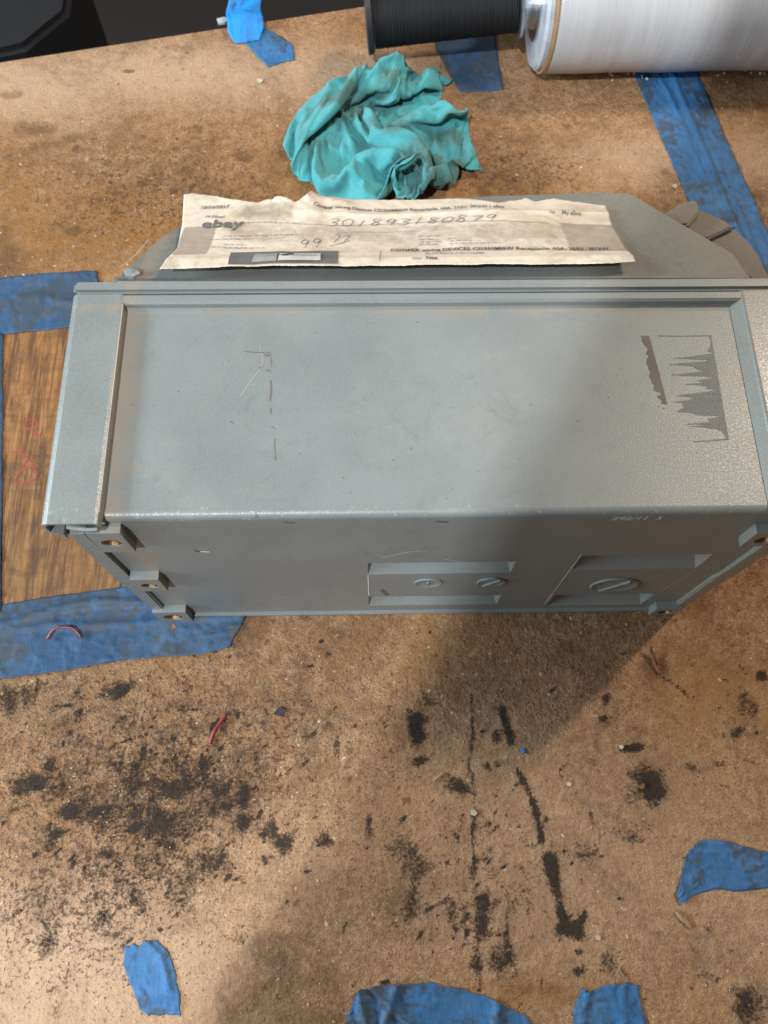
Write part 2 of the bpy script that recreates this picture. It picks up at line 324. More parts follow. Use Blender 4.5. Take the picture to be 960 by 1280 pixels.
for b in [(205, 1025, 30, 24, .95), (185, 1035, 24, 18, .95), (225, 985, 26, 18, .95), (195, 1005, 115, 75, .60), (100, 990, 90, 50, .42), (190, 1100, 90, 40, .45), (620, 1150, 40, 60, .42), (35, 980, 26, 15, 1.05), (65, 957, 10, 8, .9), (88, 1015, 20, 12, 1.0), (125, 1015, 24, 9, .95, 30), (70, 1050, 16, 7, .85, 20),
          (135, 1065, 14, 10, .9), (230, 880, 8, 20, .6), (178, 940, 4, 18, .9), (150, 860, 26, 8, .85, 25), (15, 870, 24, 16, .8), (100, 895, 30, 8, .6, 30), (250, 955, 14, 12, .85), (285, 985, 7, 9, .8), (308, 1000, 6, 16, .95),
          (303, 1028, 8, 10, .95), (335, 1040, 10, 10, .9), (355, 1055, 14, 12, .85), (400, 1053, 14, 9, .8), (420, 938, 5, 16, .75), (462, 1035, 6, 14, .75), (270, 1070, 26, 22, .62), (205, 1075, 60, 28, .55), (160, 1120, 60, 20, .45),
          (130, 1145, 12, 12, .75), (60, 1182, 14, 18, .65), (30, 1130, 30, 26, .35), (220, 1100, 20, 24, .55), (295, 1170, 12, 8, .6),
          (518, 910, 15, 17, 1.0), (537, 879, 12, 7, .85, -20), (522, 952, 15, 7, .85), (568, 982, 14, 13, .9), (518, 1078, 18, 24, .75), (500, 1060, 30, 24, .45), (625, 958, 6, 5, .9), (612, 961, 5, 5, .9), (620, 922, 9, 12, .9), (815, 978, 17, 20, 1.35),
          (798, 972, 12, 8, .8), (790, 934, 15, 6, 1.3), (790, 992, 14, 14, .55), (760, 875, 6, 7, 1.0), (757, 894, 5, 4, 1.1), (950, 843, 8, 8, 1.1), (932, 880, 16, 16, .5), (925, 918, 12, 8, .55), (600, 1140, 10, 30, .9), (592, 1100, 5, 30, .7),
          (632, 1165, 6, 38, .9), (598, 1205, 11, 10, .95), (622, 1195, 10, 26, .7), (560, 1140, 22, 16, .62), (512, 1130, 9, 30, .7), (705, 1158, 8, 10, .9), (725, 1215, 8, 6, 1.0), (724, 1190, 5, 5, .9), (770, 1205, 18, 16, .55), (935, 1255, 26, 20, .7),
          (880, 1215, 12, 16, .45), (817, 1080, 14, 16, .4), (880, 1160, 12, 14, .5), (780, 1040, 24, 22, .42), (735, 1060, 20, 14, .4), (350, 885, 2, 2, .2), (100, 870, 12, 7, .5)]:
    blob('grime', *b)
stroke('grime', [(588, 868), (589, 960), (592, 1010), (590, 1060), (594, 1110), (598, 1240)], 2.4, .74)
stroke('grime', [(628, 888), (632, 908), (638, 925)], 7, 1.15)
stroke('grime', [(645, 960), (658, 985), (668, 1012), (676, 1050)], 4.2, .98); stroke('grime', [(675, 1035), (679, 1052)], 5, 1.1)
stroke('grime', [(686, 1075), (690, 1095), (696, 1115)], 9, 1.35); stroke('grime', [(696, 1120), (700, 1138), (714, 1160), (728, 1150)], 6, 1.25); stroke('grime', [(714, 1160), (722, 1165)], 10, 1.3)
stroke('grime', [(560, 1150), (572, 1160), (568, 1175)], 3, .95); stroke('grime', [(530, 1140), (552, 1128), (560, 1120)], 3, .9); stroke('grime', [(600, 1165), (630, 1168), (634, 1200)], 5, .85)
stroke('grime', [(825, 845), (845, 855), (860, 870)], 2.5, .85); stroke('grime', [(700, 960), (712, 948)], 2.5, .6); stroke('grime', [(735, 1000), (742, 1030)], 3, .6); stroke('grime', [(860, 955), (872, 965)], 4, .65); stroke('grime', [(515, 1060), (480, 1060)], 3, .4)
stroke('grime', [(48, 850), (44, 885)], 3, .75); stroke('grime', [(930, 948), (942, 956)], 5, .7); stroke('brown', [(805, 870), (850, 905)], 4, .55)
def mini(a, px, py, rx, ry, s_, ang):
    x, y = pw(px, py); k = mmpp(px, py); mg = max(rx, ry)*k*2.2+.006
    c0_, c1_ = np.searchsorted(xs, [x-mg, x+mg]); r0_, r1_ = np.searchsorted(GYv[:, (c0_+c1_)//2], [y-mg*1.3, y+mg*1.3]); sl_ = (slice(r0_, r1_), slice(c0_, c1_))
    dx = GX[sl_]+WXn[sl_]*.6-x; dy = GYv[sl_]+WYn[sl_]*.6-y; c, q = math.cos(R(ang)), math.sin(R(ang)); u = (dx*c+dy*q)/(rx*k); v = (-dx*q+dy*c)/(ry*k)
    attrs[a][sl_] = np.maximum(attrs[a][sl_], s_*np.exp(-(u*u+v*v)*.8))
for _ in range(620):
    if random.random() < .62: px, py = random.gauss(190, 95), random.gauss(1005, 75)
    elif random.random() < .5: px, py = random.gauss(590, 90), random.gauss(1090, 110)
    else: px, py = random.uniform(0, 960), random.uniform(790, 1280)
    mini('grime', px, py, random.uniform(1.2, 5)*random.choice([1, 1, 1.8]), random.uniform(1., 3), random.uniform(.6, 1.2), random.uniform(-60, 90))
for _ in range(320): mini('brown', random.uniform(0, 960), random.choice([random.uniform(90, 330), random.uniform(790, 1280)]), random.uniform(3, 12), random.uniform(2, 8), random.uniform(.25, .6), random.uniform(-40, 60))
for _ in range(30):
    px, py = random.gauss(620, 160), random.gauss(1040, 110); an = random.choice([70, 95, 110, -30, 20]); mini('grime', px, py, random.uniform(10, 26), random.uniform(.8, 1.6), random.uniform(.45, .8), an)
for b in [(45, 162, 30, 14, .85), (70, 178, 46, 10, .75, 14), (25, 195, 24, 10, .6, 25), (10, 118, 18, 8, .7), (95, 187, 5, 6, 1.3), (85, 148, 12, 5, .5), (160, 90, 7, 3, 1.4), (303, 195, 18, 8, .95, -20), (250, 158, 7, 10, .8), (270, 172, 8, 5, .8), (180, 228, 14, 7, .8), (235, 213, 8, 8, .7),
          (95, 290, 9, 6, 1.2), (60, 250, 8, 6, .7), (10, 330, 30, 34, .85), (5, 290, 14, 40, .8), (225, 62, 30, 9, .6), (210, 75, 30, 8, .5), (120, 62, 22, 5, .5), (340, 230, 18, 30, .55), (350, 190, 16, 20, .6), (610, 170, 12, 14, .6), (640, 130, 10, 8, .6), (710, 158, 6, 4, .9), (650, 190, 30, 20, .45),
          (830, 800, 40, 20, .25), (820, 835, 22, 16, .9), (930, 380, 20, 10, .4), (945, 240, 20, 20, .55), (600, 240, 14, 12, .6), (560, 850, 50, 30, .3), (60, 1120, 40, 50, .5), (340, 1250, 20, 20, .3), (690, 1240, 30, 10, .5), (640, 1235, 36, 9, .55), (450, 1110, 40, 40, .4), (330, 860, 60, 22, .3), (940, 1110, 30, 40, .35), (500, 1150, 30, 60, .5), (375, 1165, 30, 12, .4)]:
    blob('brown', *b)
_x, _y = pw(352, 1245); _d = np.hypot((GX+WXn*.4-_x)/.034, (GYv+WYn*.4-_y)/.030); attrs['brown'] = np.maximum(attrs['brown'], .62*np.clip((1.15-_d)/.2, 0, 1)*np.clip(1.3-_d*.3, 0, 1))  # round soft cast shadow painted into the brown mask
for b in [(200, 950, 260, 130, .8), (110, 1100, 160, 120, .8), (550, 1080, 120, 100, .4), (200, 240, 160, 90, .7), (600, 860, 300, 70, .4), (650, 210, 90, 50, .7), (860, 900, 90, 90, .3)]: blob('speck', *b)
for b in [(60, 1220, 260, 100, 1.0), (230, 90, 260, 50, .8), (30, 110, 120, 60, .8), (400, 1120, 200, 120, .35), (700, 1080, 260, 160, .45), (940, 1150, 120, 120, .5), (860, 200, 160, 40, .6)]: blob('tone', *b)
for b in [(120, 290, 220, 70, 1.), (380, 330, 260, 160, .9), (-30, 250, 90, 110, .9), (640, 240, 120, 60, .7), (670, 1240, 80, 14, .8), (860, 850, 80, 50, .5)]: blob('rich', *b)
nR, nC = GX.shape; idx = np.arange(nR*nC).reshape(nR, nC)
q = np.stack([idx[:-1, :-1], idx[:-1, 1:], idx[1:, 1:], idx[1:, :-1]], -1).reshape(-1, 4)
me = bpy.data.meshes.new('workbench_top'); V = np.stack([GX, GYv, np.zeros_like(GX)], -1).reshape(-1, 3)
me.vertices.add(len(V)); me.vertices.foreach_set('co', V.ravel()); me.loops.add(q.size); me.loops.foreach_set('vertex_index', q.ravel().astype(np.int32))
me.polygons.add(len(q)); me.polygons.foreach_set('loop_start', np.arange(0, q.size, 4, dtype=np.int32)); me.update(calc_edges=True)
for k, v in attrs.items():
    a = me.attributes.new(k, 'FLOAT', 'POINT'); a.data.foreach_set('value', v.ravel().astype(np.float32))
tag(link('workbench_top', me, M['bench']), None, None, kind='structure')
bm = bmesh.new(); c0 = [(-.9, -.9), (1.2, -.9), (1.2, EDGE(1.2)), (-.9, EDGE(-.9))]
prism(bm, [Vector((x, y, -.0006)) for x, y in c0], (0, 0, -.02)); tag(fin('workbench_board', bm, M['core']), None, None, kind='structure')
bm = bmesh.new(); prism(bm, [Vector(p) for p in ((-4, -3, -.9), (4, -3, -.9), (4, 5, -.9), (-4, 5, -.9))], (0, 0, -.05)); tag(fin('floor', bm, M['floor']), None, None, kind='structure')

bm = bmesh.new(); prism(bm, [at(x, y, -.12) for x, y in ((-160, 100), (30, 58), (84, 14), (96, -60), (-160, -60))], (0, 0, -.78), .006, 2)
tag(fin('tool_case', bm, M['case']), 'black case standing on the dark floor beyond the far left bench edge', 'case')
# ---------------------------------------------------------------- tape
def tape(label, L, Rr, n, m, z=.0006, wr=None, mat='tape', th=.00022, rag=.0008, seed=1, lift=None, group='strips of blue masking tape on the bench', name='masking_tape', world=False):
    l = resample([(p if world else tuple(at(*p, z))) for p in L], n); r = resample([(p if world else tuple(at(*p, z))) for p in Rr], n)
    g = np.zeros((n, m, 3)); T = np.linspace(0, 1, n)[:, None]; U = np.linspace(0, 1, m)[None, :]
    g[:] = l[:, None, :]*(1-U[..., None])+r[:, None, :]*U[..., None]
    rs = np.random.default_rng(seed)
    al = (l[-1]-l[0])/np.linalg.norm(l[-1]-l[0])
    for e, s in ((0, -1), (n-1, 1)):
        q_ = g[e, :, 0]*1.; w_ = g[e, :, 1]*1.; jag = (fbm(q_*260, w_*260, seed+30)-.45)*3.6+(fbm(q_*1100, w_*1100, seed+31, 2)-.4)*1.2
        g[e] += al*jag[:, None]*rag*s; g[e+(1 if e == 0 else -1)] += al*jag[:, None]*rag*s*.5
    for e in (0, m-1): g[:, e, :2] += ((fbm(g[:, e, 0]*300, g[:, e, 1]*300, seed+33)-.47)[:, None])*rag*1.2
    crk = fbm(g[..., 0]*260, g[..., 1]*260, seed)-.47
    rid = np.abs(fbm(g[..., 0]*110+5, g[..., 1]*110, seed+7)-.47)
    g[..., 2] += np.maximum(-.0003, crk*.0004)+np.clip(.04-rid, 0, .04)*.02
    if wr is not None: g[..., 2] += wr(T, U)
    if lift is not None: g += lift(T, U)
    o = slab(name, g, th, M[mat]); return tag(o, label, 'tape', group)
tape('long blue tape strip running from under the film roll past the box', [(780, 70), (795, 100), (850, 225), (890, 315), (915, 375)], [(862, 70), (876, 100), (915, 190), (960, 290), (1000, 390)], 90, 44, seed=3,
     wr=lambda T, U: .0011*np.exp(-((U-.34-.08*np.sin(T*5))/.045)**2)*np.clip(1-T*.9, 0, 1)+.0013*np.exp(-((U-.56-.03*np.sin(T*4+1))/.05)**2)+.0007*np.exp(-((U-.70)/.03)**2)*T)
tape('blue tape strip passing under the black ribbed handle of the film roll', [(540, 20), (545, 60), (560, 92), (577, 116)], [(610, 15), (620, 50), (626, 90), (629, 112)], 30, 24, seed=4, mat='tapedirty', rag=.0012)
tape('flat blue tape scrap stuck down at the far edge of the bench', [(292, 30), (303, 50), (318, 66), (335, 84)], [(330, 34), (345, 42), (366, 56), (368, 74)], 24, 20, seed=5, rag=.0015)
def up_lift(T, U):
    a = np.zeros((T.shape[0], U.shape[1], 3)); a[..., 2] = .011*(1-T)**.7+.003*np.sin(U*6+T*7)*(1-T)+.004*np.exp(-((T-.7)/.12)**2); a[..., 1] = .0; return a
tape('bright blue loose tape flap standing up from the far bench edge', [(300, -16), (284, 22), (286, 46), (294, 55)], [(330, -16), (327, 20), (331, 38), (324, 50)], 26, 18, seed=6, mat='tapeclean', z=.0012, lift=up_lift)
tape('soiled blue tape strip across the top of the cardboard patch, left of the box', [(-60, 354), (0, 347), (60, 341), (120, 338)], [(-60, 424), (0, 418), (60, 412), (130, 404)], 60, 30, z=.0013, seed=8, mat='tapedirty', wr=lambda T, U: .0012*np.exp(-((U-.5-.1*np.sin(T*9))/.08)**2))
tape('wide wrinkled blue tape strip under the lower left corner of the grey box', [(-60, 765), (0, 756), (60, 746), (120, 738), (240, 722), (322, 745)], [(-60, 860), (0, 849), (80, 838), (160, 824), (250, 818), (288, 808)], 90, 40, z=.0013, seed=9, mat='tapedirty',
     wr=lambda T, U: .0020*np.exp(-((U-.22-.06*np.sin(T*11))/.06)**2)+.0012*np.exp(-((U-.45+.08*np.sin(T*7))/.05)**2))
tape('narrow blue tape strip down the left side of the cardboard patch', [(-80, 345), (-75, 600), (-70, 850)], [(4, 418), (3, 600), (1, 762)], 60, 20, z=.0016, seed=10, mat='tapedirty')
tape('small torn blue tape scrap near the lower left of the bench', [(156, 1185), (153, 1205), (166, 1232), (174, 1260), (186, 1271)], [(192, 1174), (212, 1190), (219, 1215), (224, 1245), (226, 1268)], 34, 26, seed=12, rag=.0016, wr=lambda T, U: .0016*np.exp(-((U-.8)/.08)**2)*(T < .7)+.0012*np.exp(-((T-.85)/.08)**2))
tape('torn blue tape scrap with a pointed end at the right edge of the bench', [(1000, 1075), (960, 1066), (905, 1050), (876, 1049), (858, 1068), (846, 1118)], [(1000, 1098), (960, 1110), (920, 1114), (895, 1110), (866, 1120), (851, 1130)], 44, 24, seed=13, rag=.0012, wr=lambda T, U: .002*np.exp(-((T-.96)/.05)**2))
tape('crumpled blue tape strip at the bottom edge of the photo with folded left end', [(438, 1265), (448, 1236), (500, 1230), (540, 1228), (600, 1243), (640, 1260), (664, 1276)], [(420, 1320), (460, 1330), (500, 1330), (560, 1330), (600, 1330), (640, 1330), (660, 1300)], 70, 34, seed=14, rag=.0018,
     wr=lambda T, U: .0034*np.exp(-((T-.10-.1*U)/.028)**2)+.0026*np.exp(-((T-.30+.12*U)/.022)**2)+.0022*np.exp(-((T-.17-.35*U)/.02)**2)+.0022*np.exp(-((T-.82+.05*U)/.022)**2))
tape('blue tape strip with a ragged end, right of the crumpled strip at the bottom edge', [(726, 1234), (718, 1262), (708, 1320)], [(797, 1233), (805, 1262), (812, 1320)], 34, 30, seed=15, rag=.003, wr=lambda T, U: .0011*np.exp(-((U-.14)/.06)**2)+.0010*np.exp(-((U-.75+.1*T)/.06)**2))

# cardboard patch with red marker
zc = .0008
P = [at(-70, 400, zc), at(150, 385, zc), at(150, 762, zc), at(-70, 790, zc)]
bm = bmesh.new(); prism(bm, P, (0, 0, -.0007)); patch = tag(fin('cardboard_patch', bm, M['card']), 'brown cardboard patch with red marker writing, framed by blue tape left of the box', 'cardboard')
vs, fs = [], []
for st in ([(18, 601), (27, 588), (40, 584), (47, 592), (42, 600), (30, 604), (17, 604)], [(15, 565), (30, 562)], [(26, 566), (40, 578)], [(28, 528), (42, 524), (47, 532), (36, 536), (30, 530)], [(40, 540), (48, 545), (52, 540)], [(28, 584), (34, 574)]):
    vs, fs = [], []; ribbon(vs, fs, [at(x, y, zc+.0002) for x, y in smooth_pts(st, 6)], .0011); mesh('marker_stroke', vs, fs, M['redink'], patch)
vs, fs = [], []

# ---------------------------------------------------------------- the grey enclosure
WB, ZF, ZP, YF = .315, .169, .1642, .0026
box = root('receptacle_enclosure', (WB/2, .06, 0), 'grey painted steel receptacle enclosure lying on its side on the stained bench', 'electrical box')
FP = ((0, YF, 0), (0, 1, 0))
def fx(px, py): v = onp(px, py, *FP); return v.x, v.z
slots = []
for (xa, ya, xb, yb, yt) in ((460, 718, 637, 717, 703), (461, 757, 619, 757, 745), (714, 712, 868, 711, 694), (683, 757, 800, 756, 743)):
    x0, zb = fx(xa, ya); x1, _ = fx(xb, yb); _, zt = fx((xa+xb)/2, yt); slots.append((x0, x1, zb, zt))
print('slots', [[round(k, 4) for k in s] for s in slots])
# front skin with louvred pockets
bm = bmesh.new()
xl, xr = .0005, WB-.0005; r = .0032
zt_ = ZP-r
X = sorted({xl, xr, *[s[0] for s in slots], *[s[1] for s in slots]}); Zs = sorted({0., zt_, *[s[2] for s in slots], *[s[3] for s in slots]})
def inside(x, z): return any(s[0] < x < s[1] and s[2] < z < s[3] for s in slots)
vc = {}
def gv(x, y, z):
    k = (round(x, 6), round(y, 6), round(z, 6))
    if k not in vc: vc[k] = bm.verts.new((x, y, z))
    return vc[k]
for i in range(len(X)-1):
    for j in range(len(Zs)-1):
        if inside((X[i]+X[i+1])/2, (Zs[j]+Zs[j+1])/2): continue
        bm.faces.new((gv(X[i], YF, Zs[j]), gv(X[i+1], YF, Zs[j]), gv(X[i+1], YF, Zs[j+1]), gv(X[i], YF, Zs[j+1])))
prof = [(YF, zt_)]+[(YF+r-r*math.cos(a), zt_+r*math.sin(a)) for a in np.linspace(0, math.pi/2, 7)[1:]]+[(.1015, ZP), (.1032, ZP+.0004), (.1040, ZP+.0012), (.1044, ZF-.0014), (.1054, ZF-.0004), (.1086, ZF-.0004), (.1090, ZF-.0009), (.1090, ZF-.004), (.1090, .0)]
for (ya, za), (yb, zb) in zip(prof, prof[1:]):
    for i in range(len(X)-1): bm.faces.new((gv(X[i], ya, za), gv(X[i+1], ya, za), gv(X[i+1], yb, zb), gv(X[i], yb, zb)))
for x0, x1, zb, zt in slots:
    for i in range(1): 
        dd, ins = .0150, .0075
        A = bm.verts.new((x0, YF, zb)); B = bm.verts.new((x1, YF, zb)); Ct = bm.verts.new((x1, YF, zt)); D = bm.verts.new((x0, YF, zt))
        E1 = bm.verts.new((x0+ins, YF+dd, zt+.001)); E2 = bm.verts.new((x1-ins, YF+dd, zt+.001))
        bm.faces.new((A, B, E2, E1)); bm.faces.new((B, Ct, E2)); bm.faces.new((A, E1, D)); bm.faces.new((D, E1, E2, Ct))
for x in (xl, xr):   # side walls
    bm.faces.new([bm.verts.new(p) for p in ((x, YF+.002, 0), (x, .1089, 0), (x, .1089, ZP), (x, YF+.002, ZP-.0015))])
shell = fin('shell', bm, M['paint'], box)
for p in shell.data.polygons: p.use_smooth = abs(p.normal.y) < .999 and abs(p.normal.z) < .9999 and abs(p.normal.x) < .1 and p.center.y < .0115 and p.center.z > zt_-.0001
bm = bmesh.new(); bx(bm, .0085, WB-.0085, .0008, YF+.001, .0006, .0042, .0008); fin('bottom_lip', bm, M['paint'], box)
# side channels running over the top edge
cpl = [(.0179, ZP+.0003), (.0176, .1674), (.0172, .1684), (.0160, .169), (-.0028, .169), (-.0045, .1684), (-.0056, .1672), (-.006, .1655), (-.006, .1590), (-.0018, .1555), (-.0018, .1515), (-.0005, .1515), (-.0005, .1562), (-.0047, .1595), (-.0047, .1652), (-.0028, .1677), (.0156, .1677), (.0160, ZP+.0003)]
cpr = [(.0214, ZP+.0003), (.0176, .1680), (.0170, .1687)]+cpl[3:-1]+[(.0190, ZP+.0003)]
for mir in (0, 1):
    cp = cpr if mir else cpl
    bm = bmesh.new(); pts = [Vector(((WB-x) if mir else x, -.0012, z)) for x, z in cp]; prism(bm, pts, (0, .1102, 0))
    o = fin('side_channel', bm, M['gloss'], box)
    bm = bmesh.new(); sgn = (lambda x: WB-x) if mir else (lambda x: x)
    # curved front tab hanging from the channel end
    g = []
    for k in range(9):
        a = k/8; g.append([Vector((sgn(.0045+.0125*a), -.0016-.0022*math.sin(math.pi*a*.5+.4), ZF-.0018)), Vector((sgn(.0045+.0125*a), -.0012-.0016*math.sin(math.pi*a*.5+.4), ZF-.0060))])
    vv = [[bm.verts.new(p) for p in rr] for rr in g]; v2 = [[bm.verts.new(p+Vector((0, .0014, 0))) for p in rr] for rr in g]
    for k in range(8):
        bm.faces.new((vv[k][0], vv[k+1][0], vv[k+1][1], vv[k][1])); bm.faces.new((v2[k][0], v2[k][1], v2[k+1][1], v2[k+1][0])); bm.faces.new((vv[k][0], v2[k][0], v2[k+1][0], vv[k+1][0])); bm.faces.new((vv[k][1], vv[k+1][1], v2[k+1][1], v2[k][1]))
    for k in (0, 8): bm.faces.new((vv[k][0], vv[k][1], v2[k][1], v2[k][0]))
    fin('end_tab', bm, M['paint'], box)
    # front edge strip down the corner, with its kink
    bm = bmesh.new(); pts = [(-.0006, .1520), (.0074, .1540), (.0074, .078), (.0090, .070), (.0090, .003), (.0022, .003), (.0022, .070), (-.0006, .078)]
    prism(bm, [Vector((sgn(x), .0002, z)) for x, z in pts], (0, YF+.0004, 0), .0007, 2); fin('corner_strip', bm, M['gloss'], box)
    bm = bmesh.new(); bx(bm, *sorted((sgn(.0172), sgn(.0176))), .004, .104, ZF-.0014, ZF-.0003); fin('worn_edge_line', bm, M['worn_or_lit'], box) if not mir else bm.free()
# hood flange, gasket
bm = bmesh.new(); bx(bm, -.0045, WB+.0045, .1092, .1099, .004, ZF-.0010); fin('gasket', bm, M['gasket'], box)
bm = bmesh.new(); bx(bm, -.006, WB+.006, .1099, .1168, .002, ZF-.0001, .0016); fin('cover_flange', bm, M['paint'], box)
# mounting bosses
def boss(cx_, z0, z1, w, dep):
    bm = bmesh.new(); x0, x1 = cx_-w/2, cx_+w/2; y0, y1 = YF-dep, YF+.0005; zc_ = (z0+z1)/2-.0005; rr = min(w, z1-z0)*.30; n = 32
    def sq(a):
        c, s = math.cos(a), math.sin(a); k = 1/max(abs(c)/(w/2), abs(s)/((z1-z0)/2)); return cx_+c*k, (z0+z1)/2+s*k
    an = sorted([2*math.pi*k/n for k in range(n)]+[math.atan2((z1-z0), w)*s+o for s, o in ((1, 0), (-1, math.pi), (1, math.pi), (-1, 2*math.pi))])
    out = [sq(a) for a in an]; O = [bm.verts.new((x, y0, z)) for x, z in out]; I = [bm.verts.new((cx_+rr*math.cos(a), y0, zc_+rr*math.sin(a))) for a in an]
    Ob = [bm.verts.new((x, y1, z)) for x, z in out]; Ib = [bm.verts.new((cx_+rr*.9*math.cos(a), YF-.0001, zc_+rr*.9*math.sin(a))) for a in an]; k = len(an)
    for i in range(k):
        j = (i+1) % k
        bm.faces.new((O[i], O[j], I[j], I[i])); bm.faces.new((O[i], Ob[i], Ob[j], O[j])); bm.faces.new((I[i], I[j], Ib[j], Ib[i]))
    bm.faces.new(Ib); b = fin('mounting_boss', bm, M['paint'], box)
    bm = bmesh.new(); vs2 = []
    for rad, yy in ((rr*.98, y0+.0004), (rr*.72, y0+.0002), (rr*.60, y0+.0022), (rr*.60, YF-.0003)):
        vs2.append([bm.verts.new((cx_+rad*math.cos(2*math.pi*q/24), yy, zc_+rad*math.sin(2*math.pi*q/24))) for q in range(24)])
    for a, c in zip(vs2, vs2[1:]):
        for q in range(24): bm.faces.new((a[q], a[(q+1) % 24], c[(q+1) % 24], c[q]))
    o = fin('threaded_insert', bm, M['brass'], b); o.matrix_parent_inverse = Matrix.Translation(-box.location) if False else Matrix.Identity(4)
    bm = bmesh.new(); lathe(bm, [(0, rr*.59), (.0006, rr*.59)], (cx_, YF-.0016, zc_), (0, 1, 0), 20); o = fin('insert_hole', bm, M['hole'], b); o.matrix_parent_inverse = Matrix.Identity(4)
    return b
FR = ((0, 0, 0), (0, 1, 0))
for (xa, xb, yt, yb) in ((106, 150, 667, 690), (162, 198, 725, 739), (190, 232, 766, 778)):
    a = onp(xa, yt, (0, YF-.0045, 0), (0, 1, 0)); b = onp(xb, yb, (0, YF-.0045, 0), (0, 1, 0)); xx = onp(xb, yt, (0, YF-.0045, 0), (0, 1, 0)); boss((a.x+xx.x)/2, max(.0008, b.z), max(a.z, .013), xx.x-a.x, .0045)
boss(WB-.0135, .132, .150, .0150, .0045); boss(WB-.0135, .002, .017, .0150, .0045)
# knock-out discs with their slots
def knock(px, py, wpx, ang, barlen, bar='paint'):
    x, z = fx(px, py); k = mmpp(px, py); x1, _ = fx(px+wpx/2, py); rad = abs(x1-x)
    bm = bmesh.new(); lathe(bm, [(0, rad), (.0006, rad), (.0011, rad*.93), (.0005, rad*.86), (.0004, rad*.4), (.00045, rad*.05)], (x, YF+.00005, z), (0, -1, 0), 40)
    o = fin('knockout', bm, M['paint'], box, True)
    bm = bmesh.new(); bx(bm, -barlen/2, barlen/2, -.0006, .0006, -.0006, .0006, .0002)
    bmesh.ops.rotate(bm, verts=bm.verts, cent=(0, 0, 0), matrix=Matrix.Rotation(R(ang), 3, 'Y')); bmesh.ops.translate(bm, verts=bm.verts, vec=(x, YF-.0009, z))
    s = fin('knockout_rib', bm, M[bar], o); s.matrix_parent_inverse = Matrix.Identity(4)
knock(535, 728, 36, 82, .005, 'paint'); knock(614, 727, 36, -52, .014, 'paint'); knock(768, 731, 60, -55, .022, 'paint')
# score lines, dark nick and stamped digits on the front
vs, fs = [], []
def fl(pts, w): ribbon(vs, fs, [onp(x, y, (0, YF-.00015, 0), (0, 1, 0)) for x, y in pts], w, (0, 1, 0), False)
fl([(681, 755), (726, 694)], .0006); fl([(460, 719), (461, 744)], .0004); fl([(478, 697), (510, 690), (535, 688)], .0003); fl([(556, 699), (575, 702)], .0004); fl([(870, 712), (800, 755)], .0003)
fl([(248, 689), (262, 690)], .0015)
tag(mesh('front_scratches', vs, fs, M['scratch'], box), None, None, kind='stuff')
vs, fs = [], []
fl([(477, 737), (484, 744)], .0026); fl([(243, 688), (250, 690)], .0018); fl([(355, 653), (368, 654)], .0012); fl([(545, 652), (560, 653)], .0018)
tag(mesh('paint_chips', vs, fs, M['residueb'], box), None, None, kind='stuff')
def text_bm(s, size, bold=False, slant=0, sp_=1.):
    cu = bpy.data.curves.new('t', 'FONT'); cu.body = s; cu.size = size; cu.shear = slant; cu.space_character = sp_; cu.resolution_u = 2
    if bold: cu.offset = size*.018
    o = bpy.data.objects.new('t', cu); C.objects.link(o); dg = bpy.context.evaluated_depsgraph_get(); me = bpy.data.meshes.new_from_object(o.evaluated_get(dg))
    V = [v.co.copy() for v in me.vertices]; Fc = [tuple(p.vertices) for p in me.polygons]; bpy.data.objects.remove(o); bpy.data.curves.remove(cu); bpy.data.meshes.remove(me)
    return V, Fc
V, Fc = text_bm('292/11  5', .0062, True, .2); a = onp(764, 649, (0, YF-.0002, 0), (0, 1, 0))
mesh('stamped_number', [Vector((a.x+v.x*.9, YF-.0002, a.z-.001+v.y*.9)) for v in V], Fc, M['scratch'], box)
# marks on the top skin
def tp(x, y, dz=.00012): return at(x, y, ZP+dz)
vs, fs = [], []
def poly(pts):
    b0 = len(vs); vs.extend(tp(x, y) for x, y in pts); fs.append(tuple(range(b0, b0+len(pts))))
rs = random.Random(5)
def cpx(cx_, cy_): return 770+cx_*190/960, 390+cy_*250/1263
L_ = [(590, 150), (598, 200), (575, 245), (612, 262), (440, 284), (350, 291), (445, 296), (520, 300), (600, 302), (560, 312), (400, 322), (330, 333), (420, 336), (495, 346), (510, 362), (565, 372), (350, 396), (430, 404), (560, 405), (610, 416), (500, 432), (560, 444), (430, 457), (500, 460), (598, 470), (560, 480), (640, 494), (470, 516), (378, 528), (430, 534), (500, 545), (370, 568), (420, 574), (430, 605), (385, 630), (470, 636), (510, 650), (560, 655), (664, 655), (590, 672), (575, 682), (600, 694), (450, 705), (450, 709), (590, 712), (452, 722), (560, 728), (640, 740), (665, 752), (690, 790), (712, 806)]
R_ = [(604, 150), (712, 806)]
def jit(L, a):
    o_ = []
    for (xa, ya), (xb, yb) in zip(L, L[1:]):
        for q_ in (0, .33, .66): o_.append((xa+(xb-xa)*q_+(rs.uniform(-a, a) if q_ else 0), ya+(yb-ya)*q_))
    return o_+[L[-1]]
L_ = jit(L_, 9)
ry = lambda y: 600+(y-150)/(806-150)*112
for (xa, ya), (xb, yb) in zip(L_, L_[1:]):
    if yb <= ya: continue
    b0 = len(vs); vs.extend([tp(*cpx(min(xa, ry(ya)-3), ya)), tp(*cpx(ry(ya), ya)), tp(*cpx(ry(yb), yb)), tp(*cpx(min(xb, ry(yb)-3), yb))]); fs.append((b0, b0+1, b0+2, b0+3))
ribbon(vs, fs, [tp(*cpx(x, y)) for x, y in ((265, 150), (400, 152), (598, 149))], .0004, taper=False); ribbon(vs, fs, [tp(*cpx(x, y)) for x, y in ((490, 818), (600, 812), (710, 802))], .0005, taper=False)
mesh('sticker_residue', vs, fs, M['residue'], box); vs, fs = [], []
